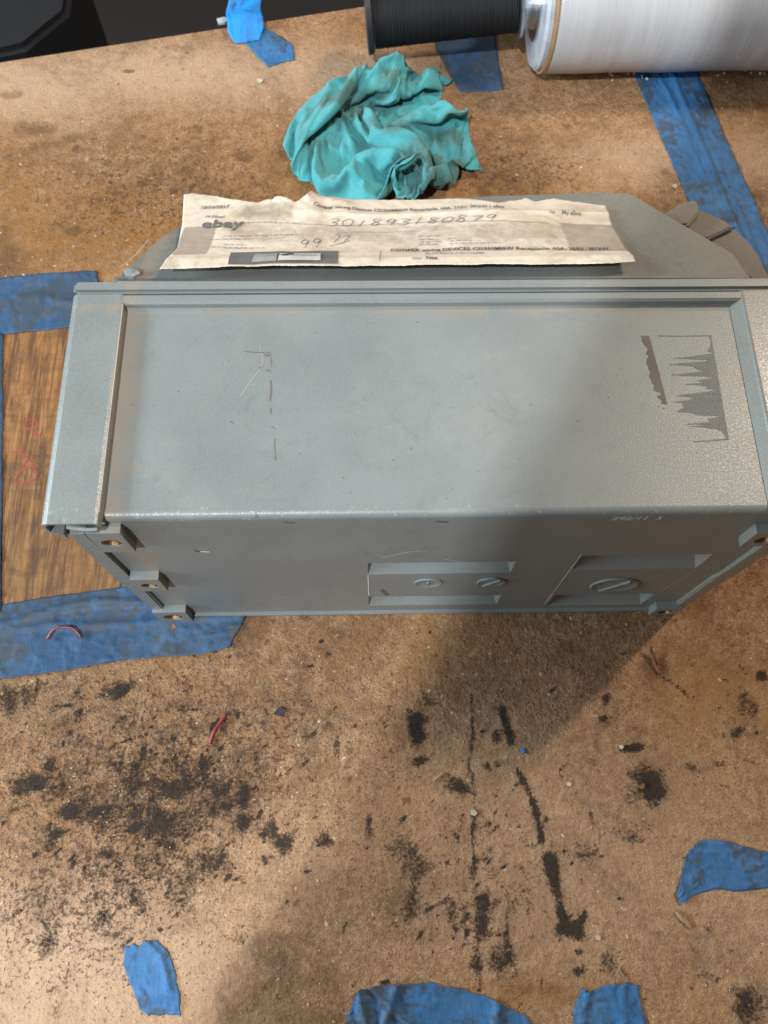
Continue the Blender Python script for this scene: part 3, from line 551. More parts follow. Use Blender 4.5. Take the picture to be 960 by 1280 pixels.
la = [(155, 150), (165, 185), (185, 210), (200, 240), (190, 262), (205, 280), (192, 325), (215, 370), (208, 400), (225, 440), (245, 465), (235, 490), (262, 505), (290, 512), (258, 535), (290, 560), (285, 578), (322, 583)]
la = jit(la, 6)
for (xa, ya), (xb, yb) in zip(la, la[1:]):
    if yb <= ya: continue
    f = lambda y: 205+(y-150)*(322-205)/(583-150)
    b0 = len(vs); vs.extend([tp(*cpx(xa, ya)), tp(*cpx(f(ya)+3, ya)), tp(*cpx(f(yb)+3, yb)), tp(*cpx(xb, yb))]); fs.append((b0, b0+1, b0+2, b0+3))
mesh('sticker_residue', vs, fs, M['residueb'], box)
vs, fs = [], []
def dpx(x, y): return 270+x*130/832, 400+y*200/1280
for st, w in (([(228, 250), (300, 258), (435, 262)], .0007), ([(432, 262), (440, 330), (438, 380)], .0004), ([(385, 270), (410, 285), (425, 275)], .0012), ([(435, 480), (440, 560), (430, 650)], .0012), ([(436, 700), (440, 755)], .0007), ([(425, 853), (462, 858), (463, 875)], .0004), ([(470, 945), (468, 1000), (472, 1070)], .0006), ([(474, 1080), (478, 1125)], .0006), ([(110, 812), (140, 822)], .0009), ([(400, 395), (440, 410)], .0006), ([(335, 385), (370, 372)], .0005)):
    P_ = [Vector(p)+Vector((rs.uniform(-1, 1), rs.uniform(-1, 1), 0))*.00014 for p in [tp(*dpx(*q_)) for q_ in smooth_pts(st, 8)]]; ribbon(vs, fs, P_, w*.62)
for _ in range(70):
    x, y = rs.uniform(165, 905), rs.uniform(395, 630); s = rs.uniform(.4, 1.4); poly([(x-s, y), (x-.3*s, y-.6*s), (x+s*.8, y-.3*s), (x+.6*s, y+.6*s), (x-.4*s, y+.5*s)])
tag(mesh('dark_nicks', vs, fs, M['residueb'], box), None, None, kind='stuff'); vs, fs = [], []
ribbon(vs, fs, [tp(*dpx(*q_)) for q_ in smooth_pts([(354, 205), (358, 250), (372, 300), (370, 365), (310, 450), (240, 545), (190, 620)], 6)], .00026)
for _ in range(60):
    x, y = rs.uniform(165, 940), rs.uniform(395, 640); s = rs.uniform(.3, 1.); poly([(x-s, y), (x, y-s*.7), (x+s, y), (x, y+s*.6)])
tag(mesh('bright_scratches', vs, fs, M['worn_or_lit'], box), None, None, kind='stuff')

# hood behind the flange, sloping down and away
SL = R(28); HP = (0, .1165, .1625); HN = (0, math.sin(SL), math.cos(SL))
def hd(x, y, off=0.): return onp(x, y, tuple(Vector(HP)+Vector(HN)*off), HN)
hp = [(132, 352), (193, 296), (245, 267), (400, 252), (600, 246), (742, 241), (786, 239), (800, 245), (925, 317), (949, 352)]
bm = bmesh.new(); prism(bm, [hd(x, y) for x, y in hp], (0, 0, -.095), .0036, 3)
for v in bm.verts: v.co.z = max(v.co.z, .006)
fin('hood', bm, M['cover'], box)
vs, fs = [], []
ribbon(vs, fs, [hd(x, y, .00015) for x, y in ((806, 272), (830, 302), (858, 338), (866, 348))], .00025, HN)  # light crease of the ridge, painted as a paler strip
ribbon(vs, fs, [hd(x, y, .00012) for x, y in ((185, 300), (172, 316), (150, 335))], .0006, HN)  # lit bevel edge painted as a paler strip
tag(mesh('hood_edge_highlights', vs, fs, M['worn_or_lit'], box), None, None, kind='stuff')
vs, fs = [], []
bm = bmesh.new(); lathe(bm, [(0, .0042), (.0016, .0042), (.0024, .003), (.003, .001)], hd(166, 343, .0004), (0, .3, 1), 6); fin('cover_bolt', bm, M['paint'], box)
# hinged lid of the receptacle behind the hood
def ld(x, y, off=-.022): return hd(x, y, off)
lid = None
for nm, pts, off in (('lid_tab', [(826, 268), (850, 255), (866, 249), (873, 252), (876, 264), (862, 280), (835, 282)], -.014), ('lid_shell', [(838, 280), (850, 266), (868, 260), (885, 265), (905, 276), (917, 283), (888, 297), (868, 300)], -.020), ('lid_shell', [(882, 306), (890, 299), (920, 285), (938, 305), (950, 325), (958, 342), (962, 352), (880, 356)], -.022), ('lid_lip', [(935, 350), (936, 343), (955, 334), (962, 341), (963, 356)], -.019)):
    bm = bmesh.new(); prism(bm, [ld(x, y, off) for x, y in pts], (0, 0, -.05), .0014, 3); fin(nm, bm, M['cover'], box)
vs, fs = [], []; ribbon(vs, fs, [ld(x, y, -.0193) for x, y in ((888, 298.5), (919, 284))], .0016, HN, False); mesh('lid_shadow_gap', vs, fs, M['gasket'], box)

# ---------------------------------------------------------------- printed paper on the hood
O0 = hd(202, 340); TA = Vector((0, math.cos(SL), -math.sin(SL))); NV = Vector(HN)
def st_(x, y, off=.004): v = onp(x, y, tuple(Vector(HP)+NV*off), HN)-O0; return v.x, v.dot(TA)
def ph(s, t):
    s = np.asarray(s, float); t = np.asarray(t, float)
    h = .0035+.0032*np.clip(1-t/.02, 0, 1)**1.5+.0012*np.sin(s*42+.6)*np.clip(t/.05, 0, 1)
    h = h+(fbm(s*45+3, t*60, 21, 2)-.37)*.0013+np.abs(fbm(s*90, t*90, 5, 2)-.37)*(.0010+.003*np.exp(-((s-.06)/.04)**2)*np.clip((t-.04)/.03, 0, 1))
    h = h+.010*np.exp(-((s-.058+(t-.08)*.5)/.022)**2)*np.exp(-((t-.087)/.018)**2)*(.5+fbm(s*140, t*140, 8, 2))-.0022*np.exp(-((s-.075)/.006)**2)*np.clip((t-.06)/.02, 0, 1)
    h = h+.0012*np.exp(-(np.abs(t-.062)/.0022))*(s > .06)+.004*np.clip((t-.08)/.02, 0, 1)*np.exp(-((s-.19)/.03)**2)
    return h
def pp(s, t, off=0.):
    h = float(ph(s, t)); return O0+Vector((1, 0, 0))*s+TA*t+NV*(h+off)
front = [st_(x, y) for x, y in ((201, 343), (300, 340), (420, 339), (550, 338), (680, 337), (770, 336), (793, 334))]
back = [st_(x, y) for x, y in ((230, 244), (243, 243), (268, 247), (290, 253), (320, 258), (350, 257), (370, 260), (383, 255), (395, 247), (450, 247), (520, 247), (570, 248), (600, 251), (622, 255), (640, 252), (658, 249), (668, 253), (690, 249), (725, 251), (757, 254))]
n_, m_ = 90, 260
fr = resample([p+(0,) for p in front], m_); bk = resample([p+(0,) for p in back], m_)
lx = resample([st_(x, y)+(0,) for x, y in ((201, 343), (222, 310), (228, 280), (230, 244))], n_); rx_ = resample([st_(x, y)+(0,) for x, y in ((793, 334), (778, 300), (766, 280), (757, 254))], n_)
g = np.zeros((n_, m_, 2)); T = np.linspace(0, 1, n_)
for i, t in enumerate(T):
    row = fr[:, :2]*(1-t)+bk[:, :2]*t; u = np.linspace(0, 1, m_)[:, None]
    row = row+(lx[i, :2]-row[0])*(1-u)+(rx_[i, :2]-row[-1])*u; g[i] = row
g[0, :, 1] += (RNG.random(m_)-.5)*.0004; g[-1, :, 1] += (RNG.random(m_)-.5)*.0012
H = ph(g[..., 0], g[..., 1]); G3 = np.array(O0)+g[..., :1]*np.array([1, 0, 0])+g[..., 1:]*np.array(TA)+H[..., None]*np.array(NV)
paper = slab('printed_sheet', G3, .00015, M['paper']); tag(paper, 'creased soiled printed paper page lying on the sloping hood of the grey box', 'paper')
stn = np.zeros((n_, m_))
def sreg(px0, py0, px1, py1, s, soft=.002):
    a0 = st_(px0, py1); a1 = st_(px1, py0); sx, tt = g[..., 0], g[..., 1]
    f = np.clip((sx-a0[0])/soft+.5, 0, 1)*np.clip((a1[0]-sx)/soft+.5, 0, 1)*np.clip((tt-a0[1])/soft+.5, 0, 1)*np.clip((a1[1]-tt)/soft+.5, 0, 1); np.maximum(stn, s*f, out=stn)
sreg(215, 284, 272, 322, 1.0); sreg(270, 277, 720, 305, .55, .012); sreg(430, 258, 700, 276, .3, .012); sreg(715, 278, 800, 316, .85, .002); sreg(380, 278, 716, 318, .38, .004); sreg(600, 282, 716, 310, .45, .01); sreg(290, 258, 380, 276, .7, .012)
sreg(215, 322, 300, 325, .5, .003); sreg(440, 302, 520, 316, .42, .012); sreg(382, 249, 392, 256, .8, .004)
at_ = paper.data.attributes.new('stain', 'FLOAT', 'POINT'); at_.data.foreach_set('value', np.r_[stn.ravel(), stn.ravel()].astype(np.float32))
def ptext(s, px0, px1, py, mat='ink', bold=True, slant=0, tall=1.7, name='printed_text', off=.0006):
    V, Fc = text_bm(s, .01, bold, slant); w = max(v.x for v in V)-min(v.x for v in V); x0 = min(v.x for v in V); a = st_(px0, py); b = st_(px1, py); k = (b[0]-a[0])/w
    mesh(name, [pp(a[0]+(v.x-x0)*k, a[1]+(v.y*k)*tall-.0006+(b[1]-a[1])*(v.x-x0)/w, off) for v in V], Fc, M[mat], paper)
def pstroke(sts, w, mat, name, off=.00045):
    vs, fs = [], []
    for st in sts:
        P_ = [pp(*st_(x, y), off) for x, y in (smooth_pts(st, 7) if len(st) > 2 else resample(st, 8))]; ribbon(vs, fs, P_, w, HN)
    o = mesh(name, vs, fs, M[mat], paper)
    if name == 'small_print': tag(o, None, None, kind='stuff')
ptext('10/14/2017', 252, 287, 263, 'greyink'); ptext('Hi Oliver!', 258, 281, 274, 'greyink'); ptext('ebay', 252, 304, 286, 'greyink', True, 0, 1.25)
ptext('Cooper wiring Devices CD360MI6W Receptacle, 60A, 250V, 3P/3W | eBay', 392, 631, 262, 'greyink'); ptext('Visit', 686, 694, 268, 'greyink'); ptext('My eBay', 703, 727, 268.5, 'greyink')
ptext('COOPER wiring DEVICES CD360MI6W Receptacle, 60A, 250V, 3P/3W', 488, 762, 314.5, 'ink', True, tall=1.7); ptext('Be the first to write a review.', 532, 606, 320.5, 'greyink'); ptext('Item', 516, 527, 331.5, 'lightink'); ptext('New', 533, 547, 331.5, 'ink', True)
bars = []; rb = random.Random(8)
def micro(px0, px1, py, dy=0):
    x = px0
    while x < px1:
        w = rb.uniform(3, 9); bars.append([(x, py+dy*(x-px0)/(px1-px0)), (min(px1, x+w), py+dy*(x-px0)/(px1-px0))]); x += w+rb.uniform(1.5, 2.5)
micro(280, 372, 297, -5); micro(262, 312, 301, -1.5); micro(278, 308, 307); micro(262, 308, 311, -1); micro(280, 330, 312, -2); micro(300, 380, 281, -3); micro(522, 550, 294); micro(524, 548, 298); micro(560, 570, 298); micro(524, 552, 301); micro(562, 590, 301); micro(524, 548, 304); micro(562, 628, 304.5)
pstroke(bars, .0007, 'lightink', 'small_print'); pstroke([[(372, 280), (520, 277), (640, 279), (685, 280)]], .0004, 'greyink', 'ruled_line'); pstroke([[(476, 313), (475, 334)]], .0004, 'lightink', 'ruled_line'); pstroke([[(520, 287), (420, 289)]], .0003, 'lightink', 'ruled_line')
# hand-written number and price
D = {'3': [[(0, 1), (.5, 1.05), (.8, .8), (.3, .55), (.8, .35), (.5, 0), (0, .08)]], '0': [[(.45, 1), (.05, .6), (.2, .05), (.7, .1), (.85, .7), (.45, 1)]], '1': [[(.5, 1), (.3, 0)]], '8': [[(.7, .9), (.3, 1), (.15, .75), (.7, .35), (.5, 0), (.1, .2), (.4, .55), (.8, .85)]],
     '9': [[(.8, .85), (.4, 1), (.1, .7), (.5, .5), (.8, .85), (.6, 0)]], '7': [[(.05, .95), (.8, 1), (.35, 0)]], '.': [[(.3, .05), (.4, 0)]]}
def hand(s, px0, px1, py, hgt, w, mat, dy=0.):
    k = (px1-px0)/len(s)
    for i, ch in enumerate(s):
        for st in D[ch]: sts = []; sts.append([(px0+i*k+x*k*.85+y*k*.25, py-y*hgt*(1+.12*math.sin(i*2.3))+dy*i) for x, y in st]); pstroke(sts, w, mat, 'handwritten_digit')
hand('301893180879', 408, 622, 279.5, 7.0, .0006, 'pencil', -.12); hand('99', 373, 403, 309, 9.5, .0006, 'pencil', -1.2); hand('.77', 402, 438, 303, 8, .0005, 'pencil', -1.); pstroke([[(412, 306), (425, 303), (438, 299)]], .0005, 'pencil', 'pen_stroke')
# printed photo block
def pblock(px, mat, off, name):
    a, b, c, d = [st_(*p) for p in px]; n = 24; vs, fs = [], []
    for j in range(8):
        for i in range(n):
            u, v = i/(n-1), j/7; s = (a[0]*(1-u)+b[0]*u)*(1-v)+(d[0]*(1-u)+c[0]*u)*v; t = (a[1]*(1-u)+b[1]*u)*(1-v)+(d[1]*(1-u)+c[1]*u)*v; vs.append(pp(s, t, off))
    for j in range(7):
        for i in range(n-1): k = j*n+i; fs.append((k, k+1, k+n+1, k+n))
    mesh(name, vs, fs, M[mat], paper)
pblock(((286, 338), (423, 336.5), (423, 313), (289, 318.5)), 'greyink', .0003, 'printed_picture'); pblock(((315, 336), (346, 335), (347, 321), (320, 323)), 'lightink', .0006, 'printed_picture')
pblock(((348, 335.2), (401, 334.4), (401, 321.5), (351, 321.8)), 'labelwhite', .0009, 'printed_label'); pstroke([[(352, 327.5), (358, 328), (364, 325.5), (368, 327.5)]], .0016, 'ink', 'printed_logo', .0014); ptext('Wiring Devices', 370, 396, 328.5, 'ink', name='printed_logo_text', off=.0014)

# ---------------------------------------------------------------- teal rag
# points of the crumpled cloth, 72 x 72, as x, y, z in 1/4500 m
RAG_POINTS = [
    0,212,2,10,228,11,29,236,9,50,236,6,57,215,2,76,209,18,103,198,20,116,172,15,138,162,2,149,141,4,162,127,5,175,119,7,190,121,9,199,113,7,207,105,16,203,108,28,207,99,36,219,99,30,230,106,28,238,98,35,246,91,37,255,83,39,265,77,33,276,68,27,
    288,57,19,300,45,12,313,35,7,326,27,4,340,22,2,356,19,2,371,20,2,385,23,3,399,25,5,412,28,4,424,36,2,434,43,3,444,49,2,457,44,1,453,51,13,466,54,6,477,55,4,490,56,3,504,58,2,520,62,2,537,66,2,553,70,2,569,71,2,585,69,2,
    600,63,2,614,53,2,629,39,2,642,22,2,648,0,2,668,5,5,686,14,3,705,22,2,725,29,2,745,37,3,766,44,2,786,53,2,807,62,2,828,73,2,848,85,2,869,98,3,879,119,2,889,142,2,902,161,2,914,182,1,928,202,2,941,225,2,954,248,4,971,267,2,
    16,202,2,24,216,16,36,229,25,53,221,16,71,228,4,90,210,3,112,190,4,135,178,17,152,158,16,167,145,4,172,134,18,176,121,24,189,115,26,201,119,22,215,121,20,220,113,28,215,114,42,221,104,50,235,109,49,250,116,47,249,105,59,260,106,51,271,103,47,282,96,43,
    294,86,35,306,74,28,319,63,22,331,53,21,343,44,23,357,36,25,371,31,26,384,27,28,397,23,28,410,21,25,424,22,20,435,25,16,437,40,20,446,32,11,458,29,18,464,43,22,474,40,16,486,39,11,499,40,6,515,44,3,531,49,5,547,52,7,562,52,7,576,48,8,
    591,39,8,603,26,2,617,12,13,632,4,28,651,16,31,669,27,30,681,41,21,697,50,13,715,58,5,735,63,2,756,69,2,778,77,2,799,84,2,820,92,9,840,103,8,861,110,17,880,124,20,900,136,14,910,158,15,921,179,14,940,194,7,950,218,13,964,238,1,970,259,15,
    34,192,2,39,203,19,49,216,31,67,226,28,85,223,15,106,216,4,128,197,1,147,177,6,167,164,16,178,147,16,186,132,11,185,134,27,191,126,37,204,120,39,214,129,35,227,128,33,232,119,45,225,119,59,238,113,70,248,124,68,263,126,72,267,116,78,276,108,78,287,116,71,
    299,108,64,311,99,54,324,91,46,338,83,39,351,74,35,365,65,32,378,57,33,391,50,35,401,42,40,411,33,42,423,24,41,434,19,38,438,31,37,449,40,30,448,23,32,460,23,33,471,23,27,482,22,23,495,23,17,509,24,10,524,27,5,539,29,3,553,27,3,567,22,6,
    581,13,14,596,12,27,612,16,41,631,28,47,650,38,50,669,46,51,687,54,46,703,62,37,718,73,26,730,85,14,748,92,4,770,98,4,792,104,4,812,109,14,834,115,20,855,125,24,873,137,14,893,146,24,913,157,30,932,172,24,949,191,17,964,212,13,976,237,10,984,261,12,
    50,179,5,55,191,21,62,202,36,78,213,35,97,217,27,119,215,15,142,204,5,161,185,2,175,166,2,188,150,5,193,143,19,201,132,27,198,140,39,206,133,48,219,128,52,228,138,47,242,131,53,235,133,70,239,125,86,254,121,93,264,131,97,279,131,100,274,119,107,284,113,103,
    295,106,98,307,99,90,321,93,81,335,87,74,350,81,67,366,77,60,381,75,53,395,69,50,407,62,48,418,52,46,428,42,49,435,30,55,448,24,55,445,38,48,458,39,43,460,27,52,469,35,42,480,29,43,492,27,40,504,23,35,518,18,29,531,15,26,545,14,28,560,16,34,
    575,23,40,591,32,47,609,42,48,628,53,47,647,61,43,663,68,55,682,74,56,701,79,53,719,86,44,733,95,32,749,105,20,764,116,6,786,121,7,808,126,13,828,129,25,849,137,18,870,148,22,891,158,16,907,170,30,927,185,32,948,201,31,968,219,27,986,238,22,999,258,13,
    63,165,12,73,180,22,75,187,40,88,196,30,107,203,32,126,200,20,152,200,18,173,191,9,187,175,3,199,161,8,205,152,20,215,140,25,214,144,40,212,148,54,217,140,64,232,143,64,249,146,64,252,138,80,249,139,100,254,127,113,271,127,121,282,137,124,289,127,125,294,116,130,
    301,125,121,311,116,116,322,117,103,336,113,93,351,105,86,367,95,83,382,88,77,396,81,71,409,75,66,422,68,59,435,60,53,441,50,59,445,39,68,456,41,64,453,52,56,465,48,54,475,44,61,478,51,48,489,51,44,501,49,40,515,46,36,528,44,32,543,44,30,557,46,35,
    572,51,39,589,58,40,607,65,42,625,72,36,641,81,46,658,87,54,676,92,59,696,96,60,716,100,56,729,110,42,742,120,28,760,129,17,781,136,9,803,139,18,824,143,27,848,147,28,864,160,15,886,171,23,908,182,18,923,201,28,943,218,32,961,236,25,980,253,29,999,269,25,
    69,158,30,87,165,25,93,177,39,102,193,44,115,186,32,136,193,32,156,185,23,179,187,23,193,173,17,210,171,12,219,158,16,220,154,31,230,146,41,227,155,54,227,156,70,235,149,82,250,156,80,265,148,91,266,142,110,260,140,128,269,133,140,285,134,146,299,135,145,293,123,151,
    306,125,144,314,132,135,326,132,125,338,132,113,353,128,103,368,120,93,383,112,84,397,104,76,411,96,70,424,88,63,433,75,68,443,66,70,443,55,79,455,49,81,455,61,71,467,52,73,468,64,66,479,69,61,489,74,54,500,75,48,512,74,43,526,73,40,540,74,37,555,76,35,
    571,78,35,587,81,36,605,86,36,623,91,36,641,95,37,655,103,48,673,108,55,691,111,61,712,114,61,731,120,54,748,125,41,759,139,27,779,148,17,802,153,15,822,157,27,846,160,34,860,174,19,883,183,11,906,198,9,927,214,13,940,236,22,956,255,28,975,271,28,994,284,28,
    71,167,47,91,164,45,111,166,40,116,181,51,130,191,45,144,177,39,166,182,37,183,173,30,198,183,28,211,171,27,225,172,20,228,166,35,241,157,41,244,155,58,241,165,71,241,167,88,252,160,100,271,160,104,261,157,121,270,154,136,283,145,136,285,150,150,292,144,159,300,135,164,
    313,128,161,322,126,152,333,126,143,344,133,135,357,137,123,372,133,112,387,128,100,401,123,88,415,114,80,429,105,75,428,89,80,438,79,85,446,70,90,453,61,96,460,70,88,472,62,88,482,64,81,485,78,79,499,75,75,503,88,70,515,92,64,527,95,58,540,97,53,554,99,49,
    570,100,46,586,102,43,602,104,41,619,107,40,637,110,37,656,113,37,675,115,43,689,123,54,708,128,60,724,130,46,745,135,50,765,142,40,782,154,30,800,167,20,824,171,23,843,174,39,869,180,32,887,197,23,903,218,12,924,233,2,942,252,8,959,269,13,971,288,22,990,300,24,
    73,182,55,92,174,61,112,169,61,131,167,59,138,184,63,152,173,56,172,173,52,190,175,45,206,175,40,214,187,32,228,186,25,240,176,30,252,169,42,254,169,60,258,168,77,254,179,89,268,170,96,264,174,113,275,167,126,285,154,126,292,158,138,298,146,141,303,152,151,310,141,151,
    319,145,160,329,137,162,340,131,157,352,127,149,363,136,141,376,129,131,387,120,119,402,117,108,417,124,98,423,107,94,439,102,92,448,95,81,457,84,86,455,80,100,467,74,104,473,80,91,483,73,97,498,73,94,506,87,92,519,84,86,521,98,88,530,106,81,543,110,75,556,112,69,
    570,116,61,585,117,56,601,118,51,617,120,46,635,123,44,653,126,42,672,129,41,692,131,42,703,141,57,724,140,57,742,149,47,765,152,49,784,164,40,802,177,31,825,186,25,846,190,40,874,194,42,899,207,35,918,226,26,927,250,14,937,272,3,957,284,1,972,301,9,983,315,21,
    78,198,50,96,193,64,113,185,73,132,180,76,150,176,78,167,179,70,178,190,59,195,188,56,207,191,45,222,187,46,233,195,38,248,190,34,261,181,42,269,175,60,258,184,75,271,179,86,269,185,103,279,172,104,288,164,115,295,165,127,304,154,127,308,160,139,314,147,136,322,155,147,
    326,142,142,334,149,150,345,146,156,356,138,161,366,128,155,378,120,145,391,114,136,406,116,126,421,117,116,435,117,106,437,121,90,451,111,90,462,102,87,462,96,100,465,90,111,476,92,101,488,88,96,497,83,108,514,83,108,528,88,104,540,94,98,540,108,100,546,120,94,558,124,86,
    572,121,80,586,125,71,601,129,63,618,128,59,634,134,53,651,138,50,669,142,47,688,146,46,709,150,45,723,153,61,745,157,60,765,167,53,789,172,52,806,187,42,827,199,35,853,205,37,878,209,51,906,221,46,921,244,35,919,267,20,939,283,19,954,300,9,968,315,1,985,326,11,
    82,215,47,104,209,59,117,205,76,136,200,83,154,196,85,172,196,81,189,198,73,197,205,60,211,206,52,225,204,50,239,197,53,252,201,44,270,195,45,278,188,62,266,198,75,274,194,91,284,181,97,285,186,113,295,179,121,306,172,116,307,173,130,319,167,122,321,168,136,328,160,127,
    336,160,137,344,152,133,355,148,141,364,149,152,375,141,156,387,130,154,400,124,146,403,132,132,415,133,119,432,131,115,441,133,101,455,125,99,463,112,100,474,104,94,472,105,109,484,100,115,491,103,101,500,98,113,515,93,120,531,95,118,545,98,114,556,102,106,561,116,102,561,130,102,
    575,130,94,586,137,83,602,133,78,619,135,73,636,139,67,651,147,61,668,152,58,687,157,55,707,161,55,728,167,54,746,169,68,767,178,64,791,185,62,810,198,53,830,211,45,855,220,44,881,225,57,910,236,55,909,258,35,923,282,29,930,292,7,944,311,3,961,323,11,977,335,3,
    86,232,41,107,228,59,120,224,78,139,220,88,157,216,92,175,215,87,192,216,82,206,217,73,214,222,60,228,215,62,242,211,62,257,212,55,274,210,51,289,201,61,276,211,73,288,199,83,297,189,92,302,187,106,301,194,118,306,188,128,319,190,122,321,184,136,331,185,126,337,178,136,
    343,177,124,354,169,125,364,164,135,374,152,136,384,152,147,396,144,153,408,135,154,416,135,140,421,146,128,429,149,114,442,140,117,455,126,116,470,119,114,472,119,98,484,112,101,484,118,112,496,113,114,510,109,107,512,109,124,528,108,128,540,112,119,554,114,116,569,114,116,575,124,107,
    576,141,106,589,145,96,605,141,92,618,148,82,636,149,79,653,153,75,669,160,70,685,169,64,706,173,64,725,181,59,746,185,69,769,190,74,792,198,70,814,209,65,833,223,56,856,235,51,883,241,61,911,250,62,903,269,41,910,286,22,921,303,7,936,319,11,953,331,2,970,344,11,
    86,251,36,104,246,59,122,243,77,140,239,89,158,235,97,175,235,88,193,234,87,203,235,74,218,229,76,233,228,71,246,228,62,260,225,66,276,224,60,294,218,61,293,214,80,284,212,95,299,207,94,311,203,103,320,199,112,313,209,125,318,205,135,330,204,142,340,199,143,353,198,139,
    362,190,131,365,190,118,374,177,118,385,166,123,396,158,132,407,152,140,415,151,153,428,145,148,435,142,136,442,150,124,450,150,109,462,138,105,478,132,117,479,132,99,483,124,90,494,122,98,500,127,107,511,125,115,525,118,114,521,126,128,537,126,133,552,126,129,565,128,124,579,131,121,
    590,138,113,592,154,108,608,149,105,617,159,94,635,161,90,652,164,87,670,168,83,689,173,78,704,185,72,723,194,66,746,199,69,768,204,77,791,212,75,815,220,74,835,233,67,856,246,60,883,255,61,909,261,70,914,276,47,913,297,31,916,314,14,930,329,2,947,343,8,965,356,5,
    81,269,32,102,264,53,122,260,71,142,256,84,161,250,89,178,248,98,192,251,87,207,250,81,222,243,83,233,245,70,248,244,66,263,242,65,278,239,69,294,236,62,298,232,79,285,230,92,294,223,103,304,219,113,317,220,115,328,222,121,334,227,136,340,216,125,347,223,137,359,220,129,
    368,218,137,379,211,132,385,204,120,386,193,132,399,184,138,413,177,142,425,170,142,437,163,139,450,158,136,459,146,131,465,146,115,471,152,101,486,144,105,495,135,99,490,139,86,497,127,82,507,127,90,513,135,99,522,139,109,537,136,115,531,145,127,545,145,132,561,144,133,576,145,131,
    590,149,125,604,154,120,607,165,108,625,164,107,633,176,96,651,176,95,669,180,92,688,184,88,708,189,85,728,198,79,744,213,72,767,217,73,790,225,79,813,233,79,835,242,77,857,253,71,879,267,64,905,274,72,922,284,55,927,299,35,929,318,21,927,340,12,940,356,4,959,367,0,
    86,278,13,103,279,39,123,276,59,142,272,74,162,267,85,181,263,89,195,263,99,211,260,94,227,258,88,236,261,74,251,256,78,264,258,71,279,256,73,292,255,63,302,250,78,292,249,93,301,241,104,314,234,103,315,241,116,323,242,129,335,237,116,345,241,125,360,240,121,369,246,132,
    381,241,128,392,237,135,401,227,133,410,214,127,411,202,115,419,188,114,429,176,114,440,168,113,452,162,111,463,165,118,477,162,119,488,154,112,492,154,95,507,146,96,507,141,83,502,139,70,514,131,73,522,132,81,524,144,89,537,143,94,533,153,106,542,161,118,556,162,127,571,163,133,
    587,163,134,603,165,131,615,169,122,623,179,111,641,178,108,650,191,99,667,195,92,687,199,89,707,204,87,728,210,88,749,217,85,766,231,76,789,238,73,810,246,79,832,254,82,852,265,73,876,276,73,899,286,73,922,294,65,933,306,46,930,326,33,939,341,19,941,363,16,952,378,3,
    83,256,15,109,273,19,126,284,39,145,283,58,162,283,74,180,280,84,197,273,85,213,277,90,229,275,85,245,275,79,254,267,66,263,275,77,278,274,77,290,274,65,303,271,76,300,267,93,308,260,105,320,254,99,329,254,110,336,259,123,346,255,112,358,249,107,368,261,116,380,254,110,
    393,262,115,399,249,110,412,247,113,425,241,117,433,227,119,442,213,116,448,202,107,456,191,101,465,182,97,473,172,95,484,166,98,498,169,102,509,160,99,510,159,84,520,151,78,513,153,65,518,141,60,528,144,68,539,139,76,537,155,77,547,154,89,545,168,98,555,175,111,568,178,121,
    583,179,129,598,181,134,614,181,133,628,183,127,644,187,121,659,194,113,674,204,104,688,215,95,707,221,91,727,227,88,748,233,86,770,240,89,790,249,82,809,259,74,831,267,77,852,274,82,870,286,73,893,295,69,915,305,67,936,312,59,944,321,38,948,342,29,954,360,17,960,381,13,
    83,236,23,106,252,14,122,263,35,146,274,39,163,284,54,180,289,67,195,290,77,212,289,77,228,288,71,245,287,65,261,284,58,270,271,59,273,286,63,285,295,67,297,291,79,309,287,91,319,278,100,330,271,107,342,266,101,345,275,115,359,268,113,362,267,97,373,256,96,387,265,93,
    390,250,95,403,255,85,416,250,86,430,246,87,444,242,91,459,238,98,470,228,103,479,215,104,486,203,101,493,191,96,497,184,86,506,174,82,519,174,90,527,165,85,521,167,72,530,157,65,528,155,53,535,142,52,544,148,60,553,147,70,556,161,72,561,162,87,560,179,92,569,188,104,
    582,192,114,595,195,122,610,198,127,626,202,127,642,206,125,659,214,120,677,221,116,694,228,111,713,235,105,731,242,100,750,250,95,770,257,91,789,265,86,809,273,80,829,281,75,850,287,75,871,296,81,888,305,70,908,313,61,927,320,52,947,332,48,962,338,32,967,356,17,969,376,6,
    84,241,2,104,231,18,126,249,17,141,252,40,162,263,50,181,271,57,195,272,69,209,277,61,226,278,55,242,278,48,256,267,49,266,276,40,280,279,44,294,284,50,307,290,59,319,293,71,330,291,85,333,275,89,343,285,95,355,277,98,367,283,104,378,274,101,369,268,86,376,254,82,
    386,241,76,397,235,78,411,229,76,425,221,76,438,216,77,453,213,77,466,219,71,481,221,72,495,221,78,507,213,85,516,201,85,521,191,80,524,180,71,537,179,78,539,167,73,537,171,60,543,160,54,542,155,43,553,145,44,557,153,55,568,151,63,575,159,75,575,174,81,576,190,86,
    583,200,96,595,206,104,609,211,110,623,217,112,640,225,111,657,234,107,674,243,104,692,251,101,711,258,98,729,265,95,748,272,92,768,278,89,788,284,86,808,290,82,828,296,79,848,301,73,868,307,72,889,316,78,909,320,72,925,330,59,937,340,43,958,348,38,975,359,27,980,369,6,
    86,260,2,106,243,2,126,228,12,147,242,22,161,243,43,179,251,53,196,253,60,212,258,57,229,259,51,246,257,47,257,256,33,273,258,32,288,261,34,302,267,38,315,275,43,327,284,50,326,278,69,345,278,71,355,282,80,360,292,90,368,282,86,385,283,89,380,272,76,393,259,75,
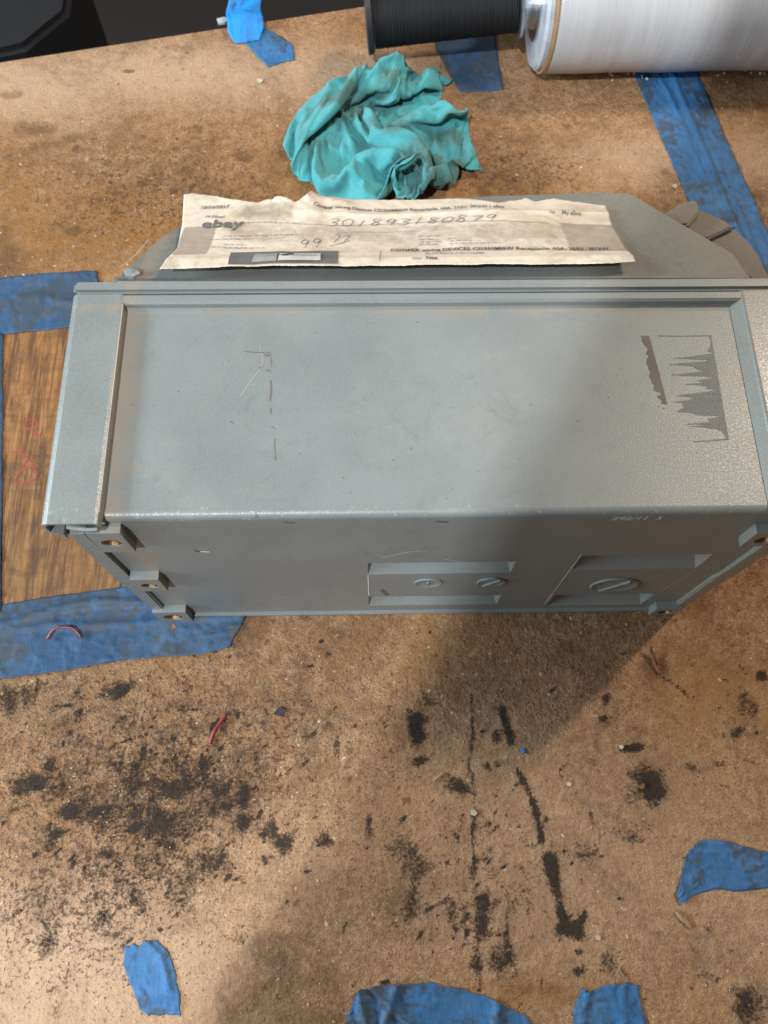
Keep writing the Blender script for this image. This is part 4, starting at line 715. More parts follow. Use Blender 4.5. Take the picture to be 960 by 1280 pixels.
    394,249,63,400,235,58,413,225,56,430,223,52,442,213,50,449,199,51,462,193,55,477,193,59,492,196,63,503,208,58,518,212,62,531,206,66,538,195,68,541,184,60,551,178,68,555,167,60,549,174,49,556,163,46,561,156,36,568,148,45,575,158,51,579,167,62,590,170,72,593,182,82,
    595,197,80,600,210,83,611,220,88,624,229,90,640,238,88,659,245,82,678,252,77,696,258,74,714,265,71,732,272,69,750,279,68,768,286,67,787,293,66,806,300,65,825,308,64,845,315,65,864,319,69,883,326,75,906,331,74,926,337,68,941,347,54,951,359,39,965,368,23,982,380,12,
    90,276,2,108,261,2,128,244,2,148,228,8,164,230,29,180,233,44,197,236,51,214,240,49,232,240,50,245,240,38,263,237,36,278,240,43,293,244,45,308,246,40,319,253,50,331,262,57,346,272,58,342,292,57,355,295,66,368,296,74,379,293,82,385,283,72,397,272,77,398,262,62,
    409,249,66,409,245,49,418,232,40,428,217,31,439,204,29,452,194,27,464,187,29,476,181,34,490,178,42,507,184,48,517,197,43,531,207,44,544,207,53,553,198,58,559,187,56,569,176,61,566,178,46,564,172,35,574,164,41,581,153,36,587,149,48,592,163,52,596,175,57,602,184,66,
    612,186,77,618,200,76,625,212,70,641,215,76,653,226,67,671,234,59,691,238,55,709,244,52,727,250,51,744,256,51,761,264,50,779,271,50,797,279,50,815,286,51,834,293,52,851,302,54,868,315,55,881,330,62,898,341,71,920,349,69,942,354,63,958,360,49,971,372,35,978,389,19,
    96,291,2,113,276,2,132,260,2,152,244,6,171,230,13,185,225,30,199,221,42,216,223,45,232,226,39,249,223,45,268,223,48,285,222,44,299,225,39,312,226,47,327,233,49,340,244,50,350,260,44,348,280,41,362,283,54,375,284,63,386,294,67,398,289,75,402,277,65,411,263,69,
    414,256,53,424,241,56,433,238,39,446,225,27,452,212,17,459,199,8,470,190,8,482,183,12,495,178,20,508,169,31,524,177,37,534,191,31,548,199,36,562,202,43,572,197,50,579,187,53,582,175,47,580,178,35,581,165,26,591,164,37,600,154,39,605,153,51,610,165,59,615,177,57,
    623,189,60,636,190,70,638,199,56,651,210,56,671,216,52,691,219,55,708,221,66,726,226,60,742,228,49,759,235,51,775,243,51,792,251,53,806,261,60,823,270,62,841,277,63,858,288,64,873,302,61,888,319,66,904,336,61,916,356,58,936,366,63,959,370,58,976,376,45,988,387,28,
    102,295,15,120,289,2,138,274,3,158,258,8,174,243,19,193,233,20,199,218,27,216,215,30,235,211,31,254,210,36,273,218,32,287,207,34,304,207,35,318,211,36,333,219,36,347,229,38,345,247,30,357,264,32,370,278,37,383,283,47,393,281,57,406,289,59,417,281,66,421,268,57,
    427,253,63,438,248,49,443,227,49,455,216,37,465,204,27,472,208,14,480,203,1,492,198,7,497,196,22,512,187,27,523,174,18,541,175,24,553,188,22,565,188,32,576,197,33,586,195,39,594,187,44,597,176,35,594,175,23,599,162,23,606,166,34,613,166,45,624,160,52,625,165,64,
    635,177,66,643,183,53,657,192,54,668,205,43,682,198,57,703,201,61,719,210,50,736,207,59,753,212,59,769,219,62,786,227,62,801,236,65,817,244,67,834,253,66,850,261,61,866,272,59,881,289,60,889,310,56,909,326,56,924,345,57,942,362,51,955,380,48,975,389,52,995,385,42,
    108,309,15,123,293,17,143,279,17,165,269,15,184,254,21,189,238,33,205,230,30,219,225,21,237,218,19,257,221,23,275,215,16,291,221,27,303,214,18,319,211,17,326,225,19,342,231,19,360,237,22,365,247,40,378,260,32,392,271,33,402,280,39,409,273,49,424,277,47,437,271,55,
    444,257,62,448,240,60,458,229,48,465,210,47,477,211,33,485,205,21,485,216,9,498,212,4,503,212,19,510,198,13,525,192,10,540,182,6,556,174,9,569,176,18,581,183,22,591,191,21,600,188,29,612,184,34,611,177,22,608,168,11,616,164,22,619,172,31,627,175,44,636,169,54,
    646,162,64,657,173,58,665,181,45,678,191,36,693,186,49,714,188,53,733,197,51,750,206,44,765,197,52,782,204,55,798,210,61,812,222,56,825,233,51,832,249,46,850,254,43,855,273,45,868,291,51,891,304,45,901,330,50,923,343,45,941,363,37,960,378,35,972,396,36,993,405,37,
    118,320,20,131,303,26,149,287,29,167,271,30,189,264,30,195,248,41,211,242,35,224,238,23,242,231,27,260,231,13,279,229,24,293,229,10,310,230,11,321,224,2,336,217,2,345,210,15,357,215,28,372,224,38,386,237,40,399,248,39,407,257,29,420,261,31,430,255,39,445,255,40,
    459,252,47,467,242,55,470,226,61,479,212,54,489,206,41,493,216,29,495,224,17,499,228,4,511,220,7,522,211,10,527,206,24,537,202,10,553,195,7,568,190,2,581,181,2,595,181,6,606,185,12,610,194,21,621,188,18,621,181,5,628,171,11,634,169,21,629,161,33,637,157,42,
    649,152,50,666,160,48,679,168,40,689,179,26,704,172,41,722,184,37,738,198,32,757,192,31,774,200,34,789,210,37,802,221,43,815,214,36,824,229,31,834,244,28,847,257,25,863,261,35,872,284,37,878,311,42,905,327,37,917,357,47,939,374,45,953,387,25,971,399,17,990,410,15,
    131,328,16,143,310,18,159,298,29,176,282,28,189,272,42,203,259,47,211,256,31,228,248,34,240,243,16,262,244,24,285,246,23,299,247,6,316,245,1,328,242,10,342,238,3,353,226,2,367,216,7,378,208,20,392,213,29,407,221,31,418,231,27,431,236,24,446,239,23,454,232,32,
    469,238,31,471,227,39,482,231,49,492,222,56,502,213,47,508,217,33,510,227,21,505,239,14,518,235,9,530,228,10,528,226,24,542,221,20,550,208,26,565,200,23,578,200,12,589,201,3,603,200,1,614,200,5,622,203,17,629,199,2,635,188,13,629,185,26,637,180,35,645,169,32,
    658,169,39,666,161,28,683,159,24,701,167,19,703,186,29,724,188,18,745,195,14,763,203,16,772,217,23,785,227,30,801,232,27,812,219,19,829,223,15,843,233,18,857,246,19,869,261,22,863,283,28,883,306,30,894,335,44,920,355,34,933,386,43,959,398,37,965,414,15,980,423,3,
    137,331,2,153,318,10,168,306,21,183,294,31,198,281,33,206,274,48,220,265,41,229,262,24,250,256,22,270,252,9,290,264,17,305,265,3,324,264,5,339,260,10,349,251,18,357,248,5,371,239,2,383,226,3,395,215,3,409,208,4,424,208,7,438,211,8,453,215,7,466,220,11,
    479,224,15,486,227,27,497,228,37,501,234,50,512,224,53,520,225,40,521,236,28,511,247,26,522,246,16,535,246,8,536,245,24,543,240,32,551,228,39,564,217,40,579,214,32,583,217,16,594,218,6,608,218,1,607,211,14,621,215,10,635,212,14,641,203,23,649,195,28,654,187,39,
    658,182,26,672,179,25,679,173,11,697,181,6,702,199,16,725,205,11,744,214,18,760,219,7,776,228,9,782,241,21,792,229,14,809,233,14,824,233,6,840,239,5,857,247,5,870,261,9,862,285,16,870,309,31,897,331,30,910,363,41,936,383,30,954,410,36,972,426,24,966,433,1,
    145,343,2,160,330,8,174,318,17,189,307,24,200,297,35,214,290,44,229,282,37,244,277,23,253,267,5,274,272,15,295,281,9,314,276,18,331,281,13,344,275,22,352,270,10,363,262,19,377,254,19,391,247,14,399,243,3,407,236,15,421,239,9,433,241,1,448,243,1,463,245,2,
    477,248,8,488,246,19,500,244,30,511,242,41,516,238,56,529,234,47,529,245,37,522,257,32,527,263,19,535,263,7,548,257,12,556,253,21,556,251,36,563,240,46,578,231,48,588,231,34,589,236,18,599,238,8,604,230,20,613,224,28,624,221,34,635,216,41,649,212,42,660,208,33,
    666,201,22,663,189,11,679,192,15,693,200,7,713,208,2,722,222,19,741,231,10,757,236,2,769,243,13,783,242,4,796,243,15,806,241,3,820,244,13,837,248,15,847,258,5,862,271,0,875,289,10,867,317,22,886,338,36,908,363,27,928,391,30,952,411,21,965,439,22,977,443,4,
    152,356,2,165,343,7,178,333,17,190,323,27,205,315,35,217,304,29,224,291,16,239,286,2,259,290,11,281,294,21,302,294,27,322,289,31,340,290,30,352,293,19,362,282,21,369,277,8,381,275,16,388,269,4,402,268,10,413,261,1,418,267,16,430,262,20,444,259,24,458,254,27,
    467,266,19,485,267,20,500,262,31,510,257,46,522,251,57,536,244,58,539,254,47,531,266,41,541,268,26,543,278,12,556,273,5,559,274,19,569,265,24,575,258,37,572,253,54,588,248,51,594,249,36,598,256,21,610,252,23,617,245,34,628,243,44,640,239,39,646,232,29,645,220,20,
    650,210,10,663,210,5,680,210,11,696,216,17,707,224,1,725,237,9,744,248,15,754,253,1,771,253,1,779,253,15,793,254,5,809,253,12,823,256,2,832,263,16,848,271,16,853,283,4,872,299,2,879,322,15,880,347,34,902,372,35,922,398,22,944,418,32,954,438,12,971,455,3,
    157,369,2,171,357,6,185,346,11,197,340,23,201,324,16,215,315,7,233,309,2,255,307,6,276,306,1,298,304,6,318,301,12,333,306,23,345,308,35,360,304,30,372,298,22,372,295,6,385,289,3,397,287,13,408,288,1,421,285,4,435,280,4,442,283,18,449,274,5,453,275,22,
    461,275,37,479,281,31,501,279,31,517,270,41,530,264,55,536,256,68,545,264,57,540,277,48,552,276,33,552,289,19,558,290,3,571,284,8,579,280,19,574,278,33,580,272,47,585,265,63,597,262,53,590,268,38,604,264,41,617,268,42,627,263,31,635,257,22,633,245,13,642,237,5,
    655,232,7,662,224,19,677,226,24,688,231,11,703,241,2,721,254,12,740,261,4,755,268,7,763,256,15,775,265,9,791,263,17,803,265,4,821,273,3,837,280,6,841,289,21,854,299,14,861,314,0,866,332,17,886,352,22,895,380,32,918,402,35,936,425,25,951,448,20,959,460,2,
    162,383,4,177,371,4,190,363,13,203,351,7,217,342,17,229,336,2,249,332,2,270,329,3,292,327,4,312,324,8,320,318,26,336,326,23,350,319,20,365,321,25,366,311,12,381,309,13,391,306,1,405,303,6,418,302,14,428,304,1,431,298,14,444,297,3,455,291,14,465,279,8,
    464,288,25,476,292,43,500,287,44,523,283,46,520,271,63,532,270,75,546,275,69,548,287,56,562,286,42,566,295,23,564,305,8,578,299,5,584,297,18,578,296,32,579,291,47,582,285,63,598,281,63,594,284,48,598,282,34,605,274,24,614,269,13,624,266,4,638,264,1,651,258,7,
    651,249,19,659,243,29,672,244,20,684,250,10,700,260,2,720,270,3,739,278,7,743,266,18,758,267,24,775,274,22,786,275,6,803,278,16,822,281,22,826,297,13,840,309,12,852,320,19,852,331,2,870,345,7,879,365,20,900,382,19,909,408,28,925,432,25,940,449,11,948,470,5,
    167,396,7,182,386,2,199,377,8,216,366,7,231,359,17,245,354,2,262,349,15,280,340,22,300,337,25,319,341,19,331,336,32,343,328,42,347,336,27,357,333,16,368,328,6,383,326,10,396,323,1,406,319,13,416,315,2,427,314,15,439,310,6,448,306,17,456,303,3,472,292,2,
    479,292,21,479,307,39,504,300,36,519,295,55,514,283,72,529,285,80,543,290,75,557,295,67,563,300,48,553,303,30,568,311,22,575,315,8,585,313,19,586,310,34,584,305,49,582,301,64,598,298,62,608,295,52,613,291,39,616,289,24,612,287,7,626,286,2,640,284,6,641,273,17,
    648,267,28,661,263,34,675,263,28,683,269,14,698,278,5,718,288,4,725,277,19,739,279,27,752,279,16,768,280,8,787,289,13,809,295,12,818,297,32,834,308,28,830,325,23,840,336,14,857,343,18,862,360,8,880,373,6,894,393,10,901,415,20,916,435,13,927,457,16,934,478,8,
    168,410,2,186,400,2,205,390,2,224,382,10,244,374,17,261,369,4,280,358,5,292,359,24,306,355,36,326,357,34,328,346,48,344,346,44,358,346,36,366,345,22,370,343,6,385,340,3,394,333,13,407,332,4,418,326,13,429,323,2,437,323,15,450,317,6,463,309,14,477,306,2,
    491,301,16,486,318,31,510,314,38,509,305,62,509,296,81,526,300,87,539,305,80,553,310,74,561,315,57,551,318,39,554,323,22,567,329,17,579,330,26,573,321,37,572,316,52,586,315,58,601,313,63,607,310,50,605,305,36,615,305,24,611,305,7,626,303,2,632,296,14,645,291,19,
    650,285,32,663,281,39,678,282,33,683,289,18,702,294,16,722,296,22,731,290,7,737,295,21,754,291,26,772,294,16,788,302,2,800,307,22,816,315,37,836,324,42,846,337,32,839,353,27,852,364,19,870,370,23,875,388,14,885,405,6,900,424,7,905,445,17,915,464,10,920,485,13,
    168,427,2,187,415,4,208,405,2,230,395,4,251,389,16,272,382,7,293,373,2,309,362,12,320,367,28,314,366,46,331,365,45,346,363,48,356,362,35,361,360,20,373,358,9,386,350,16,399,347,9,407,337,18,419,341,8,433,338,3,446,330,2,452,326,18,463,323,6,477,316,15,
    496,312,7,498,327,25,508,326,48,521,315,66,506,310,83,521,314,92,532,321,82,547,326,77,562,330,68,551,334,53,548,339,37,557,347,26,564,339,38,575,339,46,573,335,60,588,333,65,601,331,58,607,326,45,598,319,36,600,311,22,609,320,10,625,318,7,639,310,9,643,306,24,
    652,302,35,665,299,44,681,300,40,685,308,24,705,310,27,711,303,9,726,306,2,741,305,7,758,303,15,777,305,27,782,317,5,806,322,16,817,335,36,834,343,50,853,352,48,848,369,43,862,379,35,869,393,27,887,401,26,884,420,18,889,437,8,901,454,4,903,474,11,913,489,1,
    165,430,20,185,432,9,207,421,2,231,410,3,256,399,6,279,393,16,301,386,6,320,374,11,311,383,28,315,383,46,329,378,55,338,376,42,349,376,31,363,375,21,376,364,23,390,365,16,401,354,22,412,351,11,426,348,21,438,339,20,448,345,9,462,337,11,470,326,21,480,330,7,
    498,328,2,512,329,18,522,330,41,517,331,65,502,326,82,516,329,95,533,332,94,544,341,87,559,344,82,555,351,67,549,357,53,548,364,39,563,363,40,565,357,54,578,355,59,592,353,65,603,349,54,603,344,40,593,336,32,591,326,18,607,327,26,624,326,23,636,326,11,642,322,26,
    657,317,30,664,315,46,676,315,33,692,323,31,694,316,13,712,318,18,725,323,7,736,317,18,756,320,16,773,321,33,780,334,10,808,339,11,820,353,33,834,363,52,852,372,58,866,384,50,859,401,43,877,410,43,884,423,33,897,435,27,888,452,20,887,465,6,894,482,1,902,501,2,
    160,409,22,179,422,27,203,432,19,228,428,5,254,415,1,280,406,7,304,399,14,323,387,3,322,393,24,321,398,43,332,394,55,345,387,50,351,391,34,366,382,34,382,375,33,397,370,30,413,366,25,420,366,10,433,356,7,438,357,23,450,347,27,463,337,29,474,341,17,489,335,20,
    496,343,7,514,344,16,521,346,38,511,345,60,498,342,79,512,344,95,528,346,102,543,353,99,556,359,94,554,367,81,553,374,66,546,382,54,560,384,49,567,378,61,581,376,64,596,372,61,604,367,49,598,361,37,593,353,25,583,343,15,598,333,11,612,340,18,630,341,19,646,334,15,
    652,332,32,663,332,46,680,331,39,681,330,20,694,332,7,712,331,6,720,334,20,734,333,11,747,331,26,768,338,37,780,351,17,808,357,8,829,369,26,833,383,50,850,392,64,869,401,65,867,419,58,872,434,47,889,443,46,894,456,36,899,469,24,884,480,18,883,495,7,890,512,1,
    155,385,19,174,399,19,191,416,32,218,427,25,247,432,12,275,425,3,299,410,1,325,403,2,337,395,20,331,407,34,335,409,50,349,401,55,362,396,45,374,396,32,389,388,38,405,385,31,420,381,26,433,375,17,447,369,7,455,362,18,462,360,35,465,353,21,482,355,23,483,346,10,
    496,356,16,513,361,12,518,363,33,503,358,50,496,359,73,508,361,92,523,361,106,539,367,105,554,373,104,559,381,92,554,390,80,549,398,67,558,403,56,570,398,65,585,395,63,596,390,54,592,380,43,582,367,43,583,368,28,586,360,13,588,346,3,606,348,3,624,349,4,640,350,14,
    647,349,31,661,348,45,672,343,30,691,341,29,694,349,12,708,348,3,723,345,6,730,348,21,749,349,21,761,355,40,783,364,29,802,375,9,828,386,20,836,401,44,848,412,64,866,421,72,885,430,66,881,449,63,882,465,54,885,476,42,890,488,30,903,490,17,892,506,18,879,519,13,
    150,358,15,169,371,16,183,389,32,207,408,41,229,414,18,260,415,18,288,418,18,313,420,2,337,410,9,346,404,26,350,409,42,356,417,55,370,410,52,385,405,42,398,401,30,403,393,16,421,391,10,439,390,9,453,385,18,449,375,32,463,375,23,475,366,30,470,364,14,478,360,3,
    494,364,1,502,373,14,513,379,29,497,373,42,496,375,65,511,376,82,515,376,104,533,382,103,549,387,111,560,395,103,553,403,91,555,411,78,557,420,64,571,416,60,587,412,58,591,405,45,581,392,44,572,381,39,566,369,29,568,362,14,580,363,1,599,365,2,618,366,3,634,367,12,
    642,365,30,658,365,41,669,360,27,686,358,34,702,352,29,706,362,17,718,365,8,735,364,11,746,368,24,759,374,40,780,383,30,797,393,10,824,404,15,840,417,36,846,430,59,864,441,73,885,450,76,900,460,67,904,473,54,900,490,51,909,493,36,908,507,24,901,520,10,886,535,11,
    134,348,36,156,352,34,181,360,26,199,386,22,226,399,40,241,426,31,267,434,18,298,428,20,324,428,9,344,420,15,344,424,33,358,424,37,370,412,34,386,420,33,392,412,18,408,410,13,427,407,16,444,404,22,442,389,34,459,392,37,462,377,41,470,383,29,481,376,19,475,376,3,
    492,380,5,508,384,3,501,387,20,494,391,39,506,390,58,496,386,79,506,391,99,525,396,109,542,401,115,558,407,113,564,413,99,568,419,85,572,424,70,573,431,56,588,427,51,581,416,42,570,404,41,561,392,36,556,381,25,559,375,10,575,378,7,593,380,6,611,382,2,628,384,10,
    637,383,27,653,383,39,670,378,33,685,376,24,698,373,34,714,374,36,721,382,25,735,386,18,737,383,36,754,388,27,772,401,26,796,410,19,820,422,9,837,435,29,844,449,53,862,461,68,882,470,77,902,480,76,912,491,65,918,501,53,917,513,41,902,524,34,896,537,19,895,550,3,
    118,368,47,136,360,54,162,360,50,193,364,41,219,377,22,243,399,30,258,423,42,282,444,31,309,432,27,330,437,15,349,434,15,363,432,20,372,431,34,381,433,19,399,428,22,412,418,29,430,418,32,435,400,39,451,399,49,458,385,55,473,389,52,481,393,37,474,392,21,472,392,4,
    488,396,1,503,401,2,510,402,18,497,407,32,504,407,53,490,401,71,500,407,92,518,411,106,535,416,116,553,422,116,562,428,104,569,434,90,574,439,76,581,443,62,579,439,46,570,427,39,559,415,37,549,402,33,546,392,20,554,390,6,570,392,3,588,395,2,605,398,2,619,398,14,
    637,399,17,648,401,32,665,399,34,681,398,28,694,396,39,709,399,41,725,401,42,719,403,27,735,405,25,752,408,20,770,414,11,789,428,12,812,440,7,832,454,22,841,467,45,859,480,62,880,490,72,898,500,81,911,510,73,916,520,61,920,531,48,912,541,33,898,555,24,907,565,7,
    108,390,55,121,379,65,145,369,68,176,369,62,201,382,42,233,375,37,256,397,37,280,420,41,299,445,45,322,449,33,340,451,28,357,451,27,372,452,32,386,443,36,401,434,42,416,425,47,421,407,46,436,404,58,446,391,66,460,400,67,472,406,57,473,409,40,466,408,24,469,410,6,
    485,413,1,496,411,13,512,418,16,510,418,34,494,419,47,483,416,67,503,417,79,521,422,92,535,430,107,547,438,119,556,443,106,559,447,90,568,453,78,567,451,61,567,450,45,558,437,39,547,425,36,538,413,29,538,405,15,550,405,3,567,408,2,584,411,2,599,412,9,616,415,8,
    633,416,11,644,419,24,659,421,31,675,421,33,690,420,28,703,425,36,718,426,32,732,426,25,734,424,9,749,427,4,766,435,3,784,446,2,802,458,14,825,473,18,841,486,36,856,499,54,877,509,64,889,519,80,903,529,76,901,535,60,906,547,47,914,562,37,908,573,19,890,577,7,
    103,412,60,114,400,70,132,384,80,162,378,79,190,389,62,218,373,56,249,379,51,268,406,57,294,424,55,317,437,54,335,445,50,352,444,49,367,439,49,381,434,55,395,423,59,404,410,53,418,408,65,429,395,74,443,406,78,455,417,72,462,423,58,468,427,42,470,426,25,463,426,7,
    478,420,15,491,428,17,506,435,18,509,435,37,498,434,54,483,433,69,504,433,75,518,438,92,521,439,112,537,449,112,551,459,108,554,462,92,555,463,76,559,466,60,555,460,45,545,448,37,536,436,33,527,424,24,532,419,9,547,421,2,564,424,2,579,425,9,595,427,11,611,430,15,
    627,433,14,642,437,14,655,441,23,670,440,18,682,444,27,695,441,17,710,443,12,722,450,19,737,449,14,747,452,2,763,458,1,779,467,10,798,480,13,818,494,18,836,507,32,854,519,46,869,529,62,878,537,78,892,547,78,897,556,67,900,568,54,901,582,37,887,584,19,888,601,5,
    100,431,65,113,421,73,125,404,87,150,390,94,180,397,81,209,390,70,236,375,71,267,382,62,291,399,52,313,412,53,328,424,61,345,426,64,360,424,66,372,414,62,385,403,60,397,398,70,411,399,82,424,410,86,436,423,82,444,430,69,449,435,54,453,435,37,453,425,21,463,441,18,
    474,436,5,488,443,7,489,439,24,490,437,42,490,452,56,492,447,76,494,430,89,505,447,96,518,454,109,532,462,120,539,470,107,544,475,92,547,477,75,548,477,58,542,470,44,532,458,37,522,445,32,519,438,18,528,436,4,545,438,6,561,441,5,575,440,15,591,442,18,605,445,11,
    621,449,8,634,455,14,649,457,10,662,461,19,675,459,10,690,464,12,703,464,4,718,467,2,733,471,6,746,472,15,757,481,7,774,490,10,791,502,14,807,507,31,824,522,41,840,535,51,856,547,61,869,556,70,878,566,79,882,574,66,884,586,51,877,584,30,875,606,21,867,612,1,
    96,448,73,105,436,82,120,422,94,142,407,103,173,399,102,198,403,85,226,394,81,256,381,84,281,396,75,304,392,66,323,399,65,340,402,67,355,401,70,369,397,78,378,411,79,389,404,89,403,414,92,415,426,90,423,434,77,430,441,64,433,434,48,437,438,31,440,434,13,453,444,4,
    468,451,2,475,450,18,482,454,34,472,442,46,473,451,64,473,440,81,489,448,92,496,447,112,509,460,121,520,473,119,529,482,107,534,487,91,538,490,75,538,489,57,530,480,43,519,468,39,511,457,28,513,452,12,527,452,2,544,454,2,555,453,14,571,455,18,587,458,20,603,461,18,
    613,466,6,629,471,4,641,476,12,656,477,5,671,480,2,686,483,2,701,486,3,711,484,15,725,487,20,738,493,14,752,501,16,767,511,14,783,519,25,795,522,44,811,534,55,826,546,65,840,556,73,852,566,81,859,578,74,864,589,62,862,595,45,856,594,24,855,610,8,856,633,6,
    93,465,82,103,454,90,117,441,100,136,425,111,164,415,114,191,417,102,217,412,93,244,398,98,273,391,98,295,398,89,314,392,88,331,393,88,346,398,93,355,411,89,368,411,99,381,421,98,394,431,97,402,439,85,410,446,73,414,438,58,417,438,41,421,441,24,436,450,18,451,457,17,
    464,468,8,475,467,23,465,460,37,464,458,56,455,450,73,471,458,84,476,453,104,486,460,119,498,473,125,508,484,114,518,495,106,525,500,91,528,502,74,527,500,56,518,491,43,507,478,38,502,469,23,510,467,8,526,468,2,542,470,4,554,469,16,570,469,10,583,474,18,600,478,21,
    609,484,7,623,489,2,638,493,2,654,497,2,669,500,5,680,497,15,694,504,11,704,502,23,719,507,23,731,514,16,745,522,17,759,529,26,774,537,36,790,544,48,798,547,67,811,559,74,824,570,80,835,582,81,839,590,68,843,601,57,839,598,38,835,604,19,835,622,6,836,643,2,
    91,480,93,105,473,96,118,460,106,132,444,119,158,434,122,185,428,120,208,429,107,234,416,111,261,407,113,285,405,111,304,408,105,318,413,95,333,419,98,345,422,108,358,431,105,371,440,103,384,448,95,389,452,81,394,441,68,398,444,52,405,449,35,422,454,37,435,464,29,442,472,15,
    457,482,17,471,482,31,455,474,44,446,462,59,453,470,78,456,462,97,465,466,114,475,472,129,486,484,121,496,496,112,507,507,104,516,514,91,519,515,73,516,511,56,507,501,43,496,489,36,496,483,19,507,483,6,523,484,1,537,484,10,553,486,14,568,486,5,581,491,16,596,497,24,
    605,503,10,620,509,7,634,507,15,649,511,16,661,504,23,671,514,19,685,514,26,697,522,23,712,527,28,726,526,33,740,518,38,751,529,47,767,533,58,772,553,59,785,566,65,798,577,70,810,587,74,818,599,83,820,605,68,820,608,51,816,605,33,814,615,16,814,633,5,815,652,2,
    88,495,105,103,490,105,115,478,114,129,463,127,153,456,122,175,447,111,199,447,120,226,439,115,247,427,104,271,427,106,290,430,111,305,434,102,319,436,109,334,443,109,348,451,108,359,456,97,371,462,87,372,450,74,380,447,58,391,461,50,405,467,40,413,463,23,424,478,28,440,482,29,
    451,496,24,462,495,42,453,484,60,433,474,68,437,471,89,444,473,109,453,476,126,467,487,132,478,499,126,486,509,114,494,516,99,505,526,91,509,528,73,504,523,56,495,513,44,486,501,33,492,499,17,505,499,7,521,501,2,535,502,10,551,502,4,567,505,2,584,510,9,591,516,25,
    602,523,14,617,525,19,629,520,29,642,516,34,657,514,39,672,514,38,679,528,39,692,522,43,706,525,48,718,515,49,731,520,58,744,527,68,753,543,73,768,553,81,780,564,87,790,577,91,794,592,89,794,602,78,796,609,63,795,607,45,793,614,28,792,627,14,794,646,10,794,663,2,
    86,510,119,101,507,117,117,498,120,129,484,132,146,476,117,165,466,104,184,452,102,210,446,98,236,448,96,255,447,108,274,450,109,292,455,110,308,458,106,323,461,99,335,455,90,347,451,79,353,468,81,362,463,65,370,458,47,384,461,33,396,477,28,412,482,19,427,484,10,427,494,26,
    441,499,38,457,508,53,443,496,70,422,486,78,425,481,101,432,483,121,445,491,134,458,503,137,467,513,125,473,518,109,486,530,104,491,535,89,498,541,73,492,535,57,483,523,46,479,516,31,488,516,17,503,518,8,518,520,3,535,521,3,551,523,4,564,521,16,577,521,27,584,537,24,
    599,537,31,614,538,36,628,537,40,640,530,47,656,531,47,661,518,54,676,515,54,686,524,61,697,513,62,707,523,66,719,533,71,732,542,80,744,548,93,757,560,100,767,574,101,771,588,98,771,596,85,773,595,68,773,603,53,771,611,38,770,626,26,772,642,17,774,659,10,779,676,12,
    84,527,132,98,525,128,113,515,133,131,505,137,151,494,130,169,483,119,181,475,102,198,465,87,221,468,98,243,465,96,262,465,93,280,470,94,296,467,87,308,457,82,320,447,76,330,457,68,337,475,72,349,473,55,359,468,36,374,471,21,390,479,10,406,489,4,417,499,14,432,509,18,
    436,515,38,447,521,59,435,509,79,412,498,88,413,491,111,423,496,130,436,505,141,449,517,137,457,526,124,463,532,109,477,543,105,484,550,91,486,552,73,480,546,57,472,536,45,473,533,28,486,535,18,502,537,14,518,539,13,535,541,12,550,542,18,565,542,27,569,535,43,585,539,47,
    595,551,47,609,550,52,622,543,58,637,543,61,651,536,65,663,528,70,666,513,70,680,510,75,690,520,80,704,522,86,709,538,89,719,552,94,731,564,101,742,571,112,751,585,112,749,585,96,749,590,81,749,598,66,750,612,54,753,628,46,758,644,39,766,660,34,768,676,27,760,689,20,
    83,542,147,97,541,144,114,536,139,132,528,135,151,516,131,170,506,123,185,497,109,200,488,93,213,475,77,233,483,84,252,480,78,268,471,74,281,459,73,292,446,72,304,452,62,315,465,56,322,482,62,336,483,45,348,478,25,366,486,14,383,493,2,398,505,2,412,516,9,421,522,24,
    434,533,37,434,532,63,426,522,87,404,511,95,403,503,119,413,508,137,427,519,144,439,531,137,444,535,120,454,545,110,467,556,104,475,563,90,474,563,72,468,557,57,462,549,43,470,550,28,485,553,22,502,556,21,518,559,21,533,558,27,547,554,36,562,558,43,567,551,59,580,546,67,
    595,548,69,605,560,70,615,549,75,630,546,79,641,534,82,647,520,80,660,520,87,672,513,94,684,516,100,695,526,105,705,537,110,711,554,114,717,569,117,725,584,116,732,597,112,736,604,99,728,601,84,738,615,79,748,629,72,754,645,64,757,662,57,760,679,50,753,692,40,762,707,38,
    70,543,128,85,546,125,100,539,121,117,528,117,133,512,119,150,499,115,165,502,100,183,499,84,202,493,70,221,483,65,237,471,64,252,459,65,265,446,67,278,449,57,290,458,48,298,474,52,308,492,51,324,493,34,338,489,15,356,496,2,374,510,2,390,521,5,404,532,12,411,537,28,
    424,547,41,420,542,66,418,536,93,396,525,101,393,516,122,403,521,140,417,533,145,427,543,134,432,549,117,443,560,109,456,571,103,463,576,88,462,574,71,455,567,56,455,563,40,467,566,28,484,569,27,501,572,28,517,572,34,528,565,44,543,567,50,558,569,59,571,569,69,582,561,79,
    588,550,86,595,564,88,607,555,93,616,541,92,625,527,92,637,521,98,650,519,105,662,523,110,672,533,103,682,542,100,693,553,98,692,564,111,699,579,110,706,594,111,712,607,111,720,619,105,724,624,88,720,629,70,730,645,77,739,662,76,741,680,67,748,697,66,748,712,58,748,726,49,
    67,520,126,68,532,117,83,530,108,101,523,102,115,506,105,131,491,105,149,486,96,165,485,79,184,478,67,204,468,61,221,457,58,236,445,61,252,448,51,266,455,42,275,470,44,285,486,42,299,502,38,315,504,21,330,501,2,349,514,2,367,527,3,381,534,15,394,546,17,408,555,27,
    412,557,49,419,558,73,410,551,96,390,541,106,382,531,125,391,535,142,405,548,144,411,554,128,420,564,116,432,576,109,444,587,102,450,590,86,448,586,69,444,578,54,449,577,38,465,581,31,483,585,33,500,586,39,514,584,49,523,575,60,538,578,67,552,580,75,563,573,86,574,570,97,
